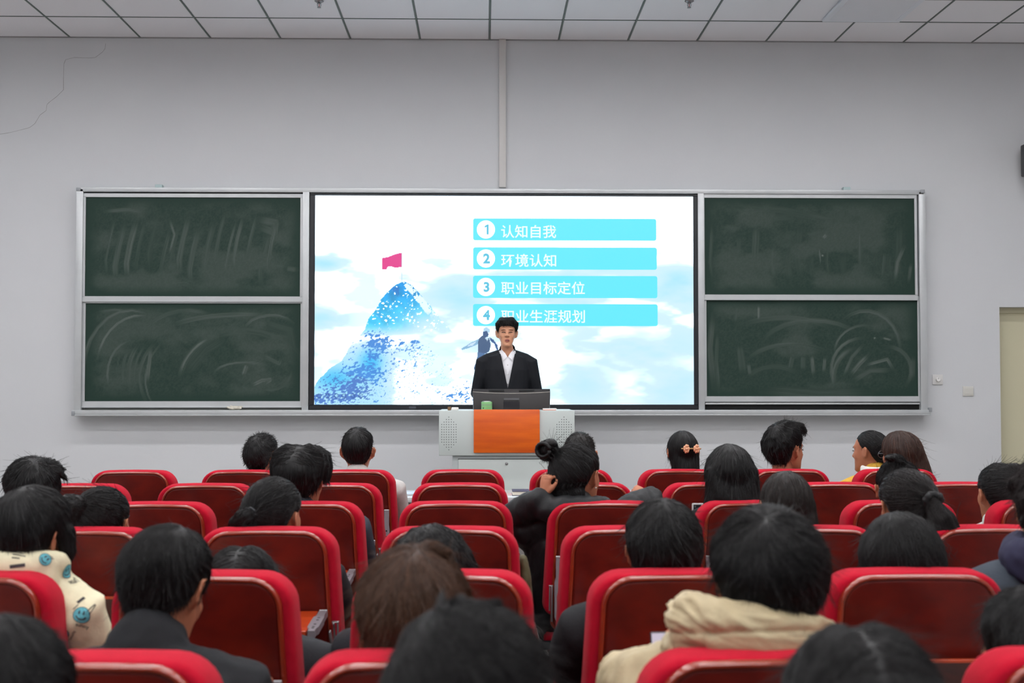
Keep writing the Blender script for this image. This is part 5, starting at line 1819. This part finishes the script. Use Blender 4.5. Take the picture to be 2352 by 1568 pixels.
# --- sixth row
person('person in a black jacket with a stand-up collar looking down, lower left', 378, 1217, 2.70, (6, -1), st('bowl', t_top=0.026, t_side=0.018, t_back=0.026, t_edge=0.006, taper=0.55, lump=0.006, len=0.09, fly=0.08, flyup=0.3, field=Field('whorl', whorl=(0.25, -0.3, 1), swirl=0.5), lift=0.006,
       locks=[([(0.0, -0.03, 0.125), (0.008, -0.03, 0.142), (0.02, -0.03, 0.140)], [0.006, 0.004, 0.0015])]),
       yaw=-16, pitch=26, strands=6000, rad=0.0006, fine=0.0045, jacket=(30, 31, 34), collar='stand', shoulder=0.20, jacket_fold=0.005, jacket_fine=0.003, vox=0.010, bvox=0.0075, lean=0.06, sh_drop=0.01, puff=1.08, nb_off=(0.0, -0.03, 0.0))
person('person with tousled mid-brown hair in the sixth row', 948, 1260, 2.25, (6, 0), st('bowl', t_top=0.034, t_side=0.028, t_back=0.032, t_edge=0.012, taper=0.4, lump=0.005, len=0.11, fly=0.10, jit=0.3, field=Field('whorl', whorl=(0.05, -0.35, 1), swirl=0.35), lift=0.008,
       locks=[([(0.0, -0.02, 0.135), (0.03, -0.03, 0.152), (0.06, -0.04, 0.14)], [0.012, 0.012, 0.006])]), yaw=10, pitch=6, strands=8000, rad=0.0006, fine=0.0045, hair_rgb=(70, 46, 31), jacket=(38, 40, 48), shoulder=0.2, puff=1.06, bvox=0.0075)
nr, nH, _, nNB, noff, nj = person('person in a beige puffer jacket with its hood down', 1762, 1167, 2.27, (6, 1), st('bowl', t_top=0.030, t_side=0.032, t_back=0.036, t_edge=0.010, taper=0.45, lump=0.006, len=0.10, fly=0.10, field=Field('whorl', whorl=(-0.12, -0.55, 0.8), swirl=0.6), lift=0.008),
       arms={'l': dict(elbow=at(1452, 1575, 2.52), wrist=at(1500, 1560, 2.62), dir=Vector((0.3, 0.6, 0.5)), palm=Vector((1, 0, 0)))}, pitch=4, strands=8000, rad=0.0006, fine=0.0045, jacket=(186, 170, 136), puff=1.25, hood=None, shoulder=0.20, jacket_fold=0.012, jacket_fine=0.008, vox=0.010, jrough=0.55, bvox=0.0075, sh_drop=0.02, neck_len=-0.01)
# the hood, gathered behind the neck in panels with creases
hb = MB()
HP = [at(*q) - noff for q in ((1632, 1425, 2.38), (1582, 1432, 2.30), (1598, 1440, 2.22), (1660, 1448, 2.18), (1745, 1458, 2.165), (1835, 1466, 2.19), (1880, 1468, 2.25), (1868, 1462, 2.34))]
hb.tube(HP, [0.034, 0.036, 0.040, 0.046, 0.048, 0.044, 0.036, 0.026], [0.034, 0.044, 0.054, 0.052, 0.048, 0.044, 0.036, 0.024], seg=18)
hb.tube([p + Vector((0, 0.03, -0.045)) for p in HP[1:-1]], [0.04, 0.05, 0.055, 0.055, 0.05, 0.04], [0.035, 0.04, 0.04, 0.04, 0.04, 0.03], seg=14)


def hood_creases(co):
    q = co - np.array(HP[4])
    edge = sstep(0.04, 0.13, np.abs(q[:, 0] + 0.01))
    # slanting pulled folds: ridges run down to the right
    s_ = q[:, 2] + 0.35 * q[:, 0]
    w = np.stack([q[:, 0] * 0.8, q[:, 1] * 0.8, s_ * 3.2], -1)
    ridged = 1 - 2 * np.abs(pnoise(w, 11, 4.2))
    ridged2 = 1 - 2 * np.abs(pnoise(w, 26, 8.8))
    up = sstep(-0.005, 0.02, q[:, 2] - 0.012 + 0.9 * q[:, 0] ** 2)
    seam = -0.005 * np.exp(-(((q[:, 2] - 0.014 + 0.9 * q[:, 0] ** 2) / 0.004) ** 2)) - 0.004 * np.exp(-((np.abs(q[:, 0] + 0.01) - 0.085) / 0.004) ** 2) * (q[:, 2] < 0.014)
    return 0.004 * pnoise(q, 9, 1.5) + (0.003 + 0.006 * edge + 0.004 * up) * ridged + (0.0012 + 0.003 * edge + 0.002 * up) * ridged2 + seam


link('hood', voxel(hb, 0.004, 'hood', 2, hood_creases), MATS['cloth_186_170_136'], nr)
pt = at(1507, 1462, 2.62)
ph = thing('phone', 'black-edged phone with a lit pale screen beside the beige puffer', 'phone', tuple(pt))
ph.rotation_euler = (R(-12), 0, R(6))
MB().rbox(-0.012, 0, -0.115, 0.056, 0.008, 0.010, 0.003).build('phone_body', BLACK, ph, auto=40)
MB().rbox(-0.0095, -0.0006, -0.112, 0.053, 0.0002, 0.0075, 0.0002, 1).build('phone_screen', emit_mat('phone_light', (226, 214, 232), 0.75), ph)
person('person with black hair and a visible left ear at the right edge', 2376, 1356, 2.24, (6, 2), st('short', t_top=0.028, t_side=0.022, t_back=0.026, t_edge=0.008, taper=0.4, lump=0.005, len=0.07, fly=0.15, field=Field('whorl', whorl=(0.1, -0.3, 1), swirl=0.5)), yaw=14, pitch=12, strands=6000, rad=0.0006,
       fine=0.0045, jacket=(34, 34, 38), lean=-0.06)

# --- rearmost row
person('person with black hair and an upright tuft, bottom centre', 1076, 1410, 1.52, (7, 0), st('bowl', t_top=0.028, t_side=0.026, t_back=0.034, t_edge=0.012, taper=0.35, lump=0.006, len=0.09, fly=0.06, flyup=0.4, field=Field('whorl', whorl=(-0.25, -0.15, 1), swirl=0.7), lift=0.007,
       locks=[([(-0.03, -0.06, 0.115), (-0.033, -0.055, 0.142), (-0.029, -0.05, 0.158)], [0.012, 0.005, 0.0015]), ([(-0.014, -0.06, 0.12), (-0.011, -0.055, 0.140), (-0.004, -0.05, 0.150)], [0.010, 0.005, 0.0015]), ([(0.02, -0.06, 0.12), (0.03, -0.055, 0.136), (0.044, -0.05, 0.140)], [0.009, 0.005, 0.0015])]), pitch=26,
       strands=9000, rad=0.0005, fine=0.004, jacket=(36, 36, 40), yaw=4)
qr, qH, qho, *_ = person('person with black hair showing a pale parting, bottom right', 1984, 1456, 1.55, (7, 1), st('bowl', t_top=0.024, t_side=0.022, t_back=0.030, t_edge=0.012, taper=0.3, lump=0.004, part=0, len=0.10, fly=0.06, field=Field('whorl', whorl=(-0.02, -0.25, 1), part=-0.01, swirl=0.2, below=0.05), lift=0.005), pitch=28,
       strands=9000, rad=0.0005, fine=0.004, jacket=(36, 36, 40), yaw=4)
person('person with cropped dark hair at the lower left corner', -12, 1430, 1.58, (7, -1), st('short', t_top=0.022, t_side=0.022, t_back=0.028, t_edge=0.010, taper=0.35, lump=0.004, len=0.06, fly=0.15, field=Field('whorl', whorl=(0, -0.3, 1), swirl=0.5), lift=0.005), pitch=20,
       strands=6000, rad=0.0005, fine=0.004, jacket=(36, 36, 40))

# prints on the cream hoodie
hj = hood_j
hbvh = BVHTree.FromPolygons([tuple(v.co) for v in hj.data.vertices], [tuple(p.vertices) for p in hj.data.polygons])
camo = Vector((0, 0, CAM_Z)) - hood_off
INK = mat('print_ink', (58, 56, 60), 0.8)
BLUEP = mat('print_blue', (92, 172, 184), 0.8)


def on_cloth(px, py, uv, faces, rot, lift=0.0012):
    d = (at(px, py, 4.0) - Vector((0, 0, CAM_Z))).normalized()
    hit, n, _, _ = hbvh.ray_cast(camo, d)
    if hit is None:
        return None
    u = (Vector((1, 0, 0)) - n * n.x).normalized()
    v = n.cross(u)
    if v.z < 0:
        v = -v
    mb = MB()
    co = []
    for a, b in uv:
        x, y = a * math.cos(R(rot)) - b * math.sin(R(rot)), a * math.sin(R(rot)) + b * math.cos(R(rot))
        p = hit + u * x + v * y
        h2, n2, _, _ = hbvh.ray_cast(p + n * 0.04, -n)
        if h2 is None:
            h2, n2 = hbvh.find_nearest(p)[:2]
        co.append(h2 + n2 * lift)
    mb.add(co, faces)
    return mb


def disc_uv(r, cx=0, cy=0, rx=1.0, ry=1.0, rings=3, seg=20):
    uv, f = [(cx, cy)], []
    for k in range(1, rings + 1):
        for i in range(seg):
            a = 2 * math.pi * i / seg
            uv.append((cx + rx * r * k / rings * math.cos(a), cy + ry * r * k / rings * math.sin(a)))
    for i in range(seg):
        f.append((0, 1 + i, 1 + (i + 1) % seg))
        for k in range(rings - 1):
            a, b = 1 + k * seg + i, 1 + k * seg + (i + 1) % seg
            f.append((a, a + seg, b + seg, b))
    return uv, f


def strip_uv(pts, w):
    uv, f = [], []
    for i, (x, y) in enumerate(pts):
        a, b = pts[max(i - 1, 0)], pts[min(i + 1, len(pts) - 1)]
        L_ = math.hypot(b[0] - a[0], b[1] - a[1])
        nx_, ny_ = -(b[1] - a[1]) / L_ * w, (b[0] - a[0]) / L_ * w
        uv += [(x + nx_, y + ny_), (x - nx_, y - ny_)]
        if i:
            f.append((2 * i - 2, 2 * i - 1, 2 * i + 1, 2 * i))
    return uv, f


def join_uv(*parts):
    uv, f = [], []
    for u_, f_ in parts:
        o = len(uv)
        uv += u_
        f += [tuple(i + o for i in q) for q in f_]
    return uv, f


def word_uv(txt, h, ox_=0, oy_=0):
    me, w = text_mesh(txt, h, 0.01)
    co = mesh_xyz(me)
    uv = [(p[0] - w / 2 + ox_, p[2] + oy_) for p in co]
    f = [tuple(p.vertices) for p in me.polygons]
    bpy.data.meshes.remove(me)
    return uv, f


for px, py, r_, rot, word in ((186, 1411, 0.0185, -8, 'sunny'), (153, 1311, 0.017, -28, 'security'), (104, 1284, 0.015, -40, None), (52, 1252, 0.017, -15, 'sunny'), (143, 1452, 0.017, 60, 'security'), (10, 1380, 0.017, 10, None)):
    mb = on_cloth(px, py, *disc_uv(r_), rot)
    if mb is None:
        continue
    d_ = mb.build('printed_face', BLUEP, hj)
    lines = join_uv(strip_uv([(r_ * 1.0 * math.cos(2 * math.pi * k / 24), r_ * 1.0 * math.sin(2 * math.pi * k / 24)) for k in range(25)], 0.0006),
                    disc_uv(r_ * 0.16, -r_ * 0.28, r_ * 0.25, 0.7, 1.7, 1, 10), disc_uv(r_ * 0.16, r_ * 0.28, r_ * 0.25, 0.7, 1.7, 1, 10),
                    strip_uv([(r_ * 0.62 * math.cos(R(a)), r_ * 0.62 * math.sin(R(a)) + r_ * 0.02) for a in range(205, 340, 12)], r_ * 0.08))
    m2 = on_cloth(px, py, *lines, rot, 0.002)
    if m2:
        o = m2.build('face_lines', INK, hj)
        o['kind'] = 'stuff'
    if word:
        m3 = on_cloth(px, py, *word_uv(word, 0.008, r_ * 0.3, -r_ - 0.011), rot, 0.0015)
        if m3:
            m3.build('lettering', INK, hj)
for px, py, w_, h_, rot in ((40, 1299, 0.035, 0.008, 8), (186, 1378, 0.022, 0.008, 55), (40, 1269, 0.03, 0.003, 4), (44, 1275, 0.03, 0.003, 4), (36, 1281, 0.018, 0.003, 4), (208, 1396, 0.03, 0.0022, 62), (212, 1400, 0.03, 0.0022, 62), (112, 1278, 0.02, 0.002, 20), (114, 1283, 0.02, 0.002, 20),
                            (72, 1228, 0.02, 0.006, -25), (174, 1394, 0.016, 0.0022, 50)):
    uv = [(w_ * (i / 6 - 0.5), h_ * (j - 0.5)) for j in (0, 1) for i in range(7)]
    mb = on_cloth(px, py, uv, [(i, i + 1, i + 8, i + 7) for i in range(6)], rot)
    if mb:
        o = mb.build('printed_bar', INK, hj)

# stool of the woman beside the front table
st_ = thing('stool', 'plain wooden stool under the woman in the yellow coat', 'stool', (2.16, 7.13, 0))
MB().rbox(-0.17, -0.15, 0.40, 0.17, 0.15, 0.435, 0.008).build('seat', ORANGE_WOOD, st_, auto=40)
for sx in (-0.13, 0.13):
    for sy in (-0.11, 0.11):
        MB().rbox(sx - 0.018, sy - 0.018, 0, sx + 0.018, sy + 0.018, 0.3995, 0.003, 1).build('leg', ORANGE_WOOD, st_)

# olive garment hanging over the armrest in the middle gap
ov = MB()
q = at(1203, 1300, 4.05)
ov.tube([(q.x - 0.004, q.y, 0.70), (q.x + 0.004, q.y + 0.01, 0.76), (q.x + 0.002, q.y + 0.015, 0.83), (q.x - 0.002, q.y + 0.02, 0.89)], [0.018, 0.024, 0.022, 0.014], [0.05, 0.06, 0.06, 0.05], seg=14, up=(0, 1, 0))
ome = voxel(ov, 0.007, 'olive', 3, fold_disp(0.002, 22, 5, 0.0025))
o = link('jacket', ome, mat('olive_cloth', (80, 76, 48), 0.8, bump=(140, 0.15)), None)
tag(o, 'olive green garment edge bulging past the empty seat beside the middle gap', 'jacket')

# ------------------------------------------------------------------ the speaker
YP = 9.9
hair_s = st('fringe', t_top=0.030, t_side=0.022, t_back=0.022, t_edge=0.012, taper=0.35, lump=0.009, freq=12, part=None)
sc_ = 0.92
top = at(1164, 729.5, YP)
sp = thing('person', 'young speaker in a black suit and white shirt standing behind the lectern', 'person', (top.x, YP, STAGE_Z))
off = Vector(sp.location)
hp = top - off + Vector((0, 0, -(0.114 + 0.030) * sc_))
H4 = Matrix.Translation(hp) @ Matrix.Rotation(R(181), 4, 'Z') @ Matrix.Rotation(R(5), 4, 'X') @ Matrix.Scale(sc_, 4)
zc = lambda py: at(1164, py, YP).z - STAGE_Z
NB = Vector((0.004, 0.02, zc(806)))
mb = MB()
head_geom(mb, H4)
mb.tube([H4 @ Vector((0, -0.015, -0.03)), H4 @ Vector((0, -0.026, -0.09)), NB + Vector((0, 0, 0.0)), NB + Vector((0, 0, -0.06))], [0.05, 0.048, 0.05, 0.08], [0.05, 0.05, 0.052, 0.06], seg=16)
mb.tube([NB + Vector((0, 0, -0.05)), Vector((0, 0.01, 1.2)), Vector((0, 0.01, 0.9))], [0.10, 0.09, 0.1], [0.06, 0.06, 0.07], seg=14, up=(0, 1, 0))
EL = [Vector((s * 0.235, 0.03, zc(905))) for s in (-1, 1)]
WR = [Vector((s * 0.19, -0.22, LTOP - STAGE_Z + 0.055)) for s in (-1, 1)]
SH = [Vector((s * 0.178, 0.01, zc(829))) for s in (-1, 1)]
for i in (0, 1):
    mb.tube([NB + Vector((0, 0, -0.05)), SH[i], EL[i], WR[i]], [0.05, 0.04, 0.034, 0.024], seg=10)
for s in (-1, 1):
    mb.tube([Vector((s * 0.08, 0.01, 0.92)), Vector((s * 0.09, 0.0, 0.5)), Vector((s * 0.095, 0.02, 0.08))], [0.07, 0.05, 0.035], seg=10)
bme = voxel(mb, 0.005, 'body', 2)
store = []
for i in (0, 1):
    add_hand(store, WR[i] + Vector((0, -0.02, 0)), Vector((0.1 * (1 - 2 * i), -1, -0.12)), Vector((0, 0, -1)), left=(i == 1), size=0.95)
bme = append_geom(bme, store)
link('body', bme, mat('speaker_skin', (206, 150, 118), 0.5, spec=0.35, var=(16, (198, 136, 106), 0.5)), sp)
eyes(sp, H4)
MB().ell(H4 @ Vector((0, 0.0985, -0.0645)), (0.0145, 0.004, 0.0050), None, 12, 8).build('mouth', mat('mouth_dark', (70, 34, 32), 0.6), sp, smooth=True)
for nm, zz, rr in (('upper_lip', -0.0575, 0.0032), ('lower_lip', -0.0725, 0.0042)):
    MB().tube([H4 @ Vector((x, 0.0995 - 9 * x * x, zz + (8.0 * x * x if nm == 'lower_lip' else -9.0 * x * x))) for x in (-0.020, -0.012, -0.004, 0.004, 0.012, 0.020)], [rr * .4, rr, rr * 1.1, rr * 1.1, rr, rr * .4], seg=8).build(nm, LIP, sp, smooth=True)
for s in (-1, 1):
    MB().ell(H4 @ Vector((s * 0.008, 0.1045, -0.0335)), (0.0036, 0.003, 0.002), None, 8, 6).build('nostril', mat('mouth_dark', (70, 34, 32), 0.6), sp, smooth=True)


def suit_torso(mb, g, up=0.022):
    mb.tube([NB + Vector((0, 0.005, up)), NB + Vector((0, 0.004, up - 0.034)), Vector((0, 0.01, zc(823))), Vector((0, 0.0, zc(850))), Vector((0, 0.0, zc(905))), Vector((0, 0.0, 1.0)), Vector((0, 0.0, 0.76))],
            [0.062 + g, 0.095 + g, 0.165 + g, 0.185 + g, 0.165 + g, 0.165 + g, 0.18 + g], [0.06 + g, 0.07 + g, 0.095 + g, 0.112 + g, 0.112 + g, 0.112 + g, 0.115 + g], seg=24, up=(0, 1, 0))


# shirt
mb = MB()
suit_torso(mb, -0.012)
sme = voxel(mb, 0.0045, 'shirt', 4)
SHIRT = mat('white_shirt', (226, 226, 230), 0.8, bump=(60, 0.1))
bm = bmesh.new()
bm.from_mesh(sme)
vz = zc(821)
bad = [f for f in bm.faces if f.calc_center_median().z > zc(805) or (f.calc_center_median().y < 0.0 and f.calc_center_median().z > vz and abs(f.calc_center_median().x - 0.006) < (f.calc_center_median().z - vz) * 0.85)]
SB = BVHTree.FromBMesh(bm)
bmesh.ops.delete(bm, geom=bad, context='FACES')
bm.to_mesh(sme)
bm.free()
link('shirt', sme, SHIRT, sp)
sb = SB
# jacket, open in a V down the front
mb = MB()
suit_torso(mb, 0.004, 0.008)
for i, s in enumerate((-1, 1)):
    mb.tube([Vector((s * 0.06, 0.008, zc(817))), SH[i] + Vector((s * -0.03, 0, 0.008)), SH[i] + Vector((s * 0.010, 0, -0.008)), (SH[i] + EL[i]) / 2, EL[i], (EL[i] + WR[i]) / 2, WR[i] + Vector((0, 0.02, 0))],
            [0.05, 0.054, 0.060, 0.060, 0.055, 0.05, 0.042], seg=14)
jme = voxel(mb, 0.0046, 'jacket', 4, fold_disp(0.0025, 10, 2))
VX, VZ0, VZ1 = 0.006, zc(897), zc(801)


def vhalf(z):
    t = (z - VZ0) / (VZ1 - VZ0)
    return 0.003 + 0.068 * max(0.0, t) ** 1.0


bm = bmesh.new()
bm.from_mesh(jme)
bad = [f for f in bm.faces if f.calc_center_median().y < 0.02 and f.calc_center_median().z > VZ0 and abs(f.calc_center_median().x - VX) < vhalf(f.calc_center_median().z)]
bmesh.ops.delete(bm, geom=bad, context='FACES')
bm.to_mesh(jme)
bm.free()
SUIT = mat('black_suit_cloth', (24, 26, 31), 0.75, spec=0.25, bump=(200, 0.06))
link('jacket', jme, SUIT, sp)
jb = BVHTree.FromPolygons([tuple(v.co) for v in jme.vertices], [tuple(p.vertices) for p in jme.polygons])


def front(bv, x, z, lift, default=-0.11):
    h = bv.ray_cast(Vector((x, -0.5, z)), Vector((0, 1, 0)))[0]
    if h is None or h.y > 0.03:
        h = bv.find_nearest(Vector((x, -0.08, z)))[0]
        return Vector((x, h.y - lift, z))
    return Vector((x, h.y - lift, z))


def patch(rows, bv, lift, thick):
    """rows of (x, z) points laid on a surface from the front and given thickness"""
    mb = MB()
    n = len(rows[0])
    fr = [[front(bv, x, z, lift) for x, z in r] for r in rows]
    v = [p for r in fr for p in r] + [p + Vector((0, thick, 0)) for r in fr for p in r]
    m = len(rows) * n
    f = []
    for a in range(len(rows) - 1):
        for b in range(n - 1):
            q = (a * n + b, a * n + b + 1, (a + 1) * n + b + 1, (a + 1) * n + b)
            f += [q, tuple(i + m for i in reversed(q))]
    rim = [b for b in range(n)] + [a * n + n - 1 for a in range(1, len(rows))] + [(len(rows) - 1) * n + b for b in reversed(range(n - 1))] + [a * n for a in reversed(range(1, len(rows) - 1))]
    for a, b in zip(rim, rim[1:] + rim[:1]):
        f.append((b, a, a + m, b + m))
    mb.add(v, f)
    return mb


for s in (-1, 1):
    rows = []
    for k in range(13):
        t = k / 12
        z = VZ0 + 0.004 + (VZ1 - VZ0 - 0.045) * t
        w = 0.012 + 0.040 * math.sin(min(1, t / 0.62) * math.pi / 2) - (0.018 if t > 0.66 else 0) - 0.02 * max(0, t - 0.8)
        x0 = vhalf(z) - 0.007
        rows.append([(VX + s * (x0 + w * q / 4), z + 0.006 * q / 4) for q in range(5)])
    patch(rows, jb, 0.004, 0.006).build('lapel', SUIT, sp, auto=60)
    # shirt collar flap
    rows = []
    a0, a1, a2 = (0.052, zc(801)), (0.037, zc(829)), (0.004, zc(819))
    for k in range(6):
        t = k / 5
        rows.append([(VX + s * (a0[0] * (1 - t) + a1[0] * t) * (1 - q / 4) + s * (0.020 * (1 - t) + a2[0] * t) * (q / 4) , (a0[1] * (1 - t) + a1[1] * t) * (1 - q / 4) + ((zc(811)) * (1 - t) + a2[1] * t) * (q / 4)) for q in range(5)])
    patch(rows, sb, 0.009, 0.006).build('collar_flap', SHIRT, sp, auto=60)
pl = [[(VX - 0.011, zc(820) - 0.018 * k), (VX, zc(820) - 0.018 * k), (VX + 0.011, zc(820) - 0.018 * k)] for k in range(14)]
plo = patch(pl, sb, 0.002, 0.002).build('placket', SHIRT, sp, auto=60)
for k in range(3):
    p = front(sb, VX, zc(838) - 0.075 * k, 0.004)
    MB().lathe([(0.0003, -0.0015), (0.0045, -0.0012), (0.005, 0.0), (0.0003, 0.0)], 10, tuple(p), axis='y').build('button', PLASTIC_W, plo, smooth=True)
# trousers, shoes
mb = MB()
mb.ell((0, 0.01, 0.92), (0.17, 0.115, 0.12))
for s in (-1, 1):
    mb.tube([Vector((s * 0.085, 0.01, 0.9)), Vector((s * 0.09, 0.0, 0.5)), Vector((s * 0.095, 0.02, 0.06))], [0.09, 0.07, 0.06], seg=12)
link('trousers', voxel(mb, 0.014, 'trousers', 2), SUIT, sp)
for s in (-1, 1):
    MB().tube([(s * 0.095, 0.06, 0.046), (s * 0.105, -0.12, 0.036)], [0.045, 0.042], [0.045, 0.035], seg=12).build('shoe', SHOE, sp, smooth=True)
# hair: a full fringe swept from the crown
mb = MB()
cap_geom(mb, H4, 'crop', 0.030, 0.016, 0.020, 0.006, taper=0.4, lump=0.006, freq=11, seed=4)
for k in range(9):
    x = -0.056 + 0.014 * k
    mb.tube([H4 @ Vector((x * 0.8, 0.055, 0.125)), H4 @ Vector((x, 0.094, 0.100)), H4 @ Vector((x * 1.1 + 0.004 * math.sin(k * 2.2), 0.104 - 7 * x * x, 0.066 + 0.005 * math.sin(k * 1.9) + 2.2 * x * x))], [0.014, 0.014, 0.005], seg=8)
for s in (-1, 1):
    mb.tube([H4 @ Vector((s * 0.05, 0.03, 0.115)), H4 @ Vector((s * 0.080, 0.03, 0.085)), H4 @ Vector((s * 0.082, 0.034, 0.045)), H4 @ Vector((s * 0.078, 0.036, 0.02))], [0.02, 0.020, 0.012, 0.004], seg=8)
    mb.ell(H4 @ Vector((s * 0.036, 0.0, 0.126)), (0.032, 0.04, 0.022), None, 12, 8)
hm = hair_mat(BLACKHAIR, 'hair_%d_%d_%d' % BLACKHAIR)
hme = voxel(mb, 0.0045, 'hair', 1)
ho = link('hair', hme, hm, sp)
hc = comb(hme, H4, Field('whorl', whorl=(0.1, -0.3, 1), swirl=0.2), 2400, 0.045, 6, 0.004, 0.15, 0.0008, 0.3, 99, 0.25)
hc.materials.append(hm)
hs = bpy.data.objects.new('hair_strands', hc)
C.objects.link(hs)
hs.parent = ho
hs['kind'] = 'stuff'

bpy.data.scenes.remove(TMP)
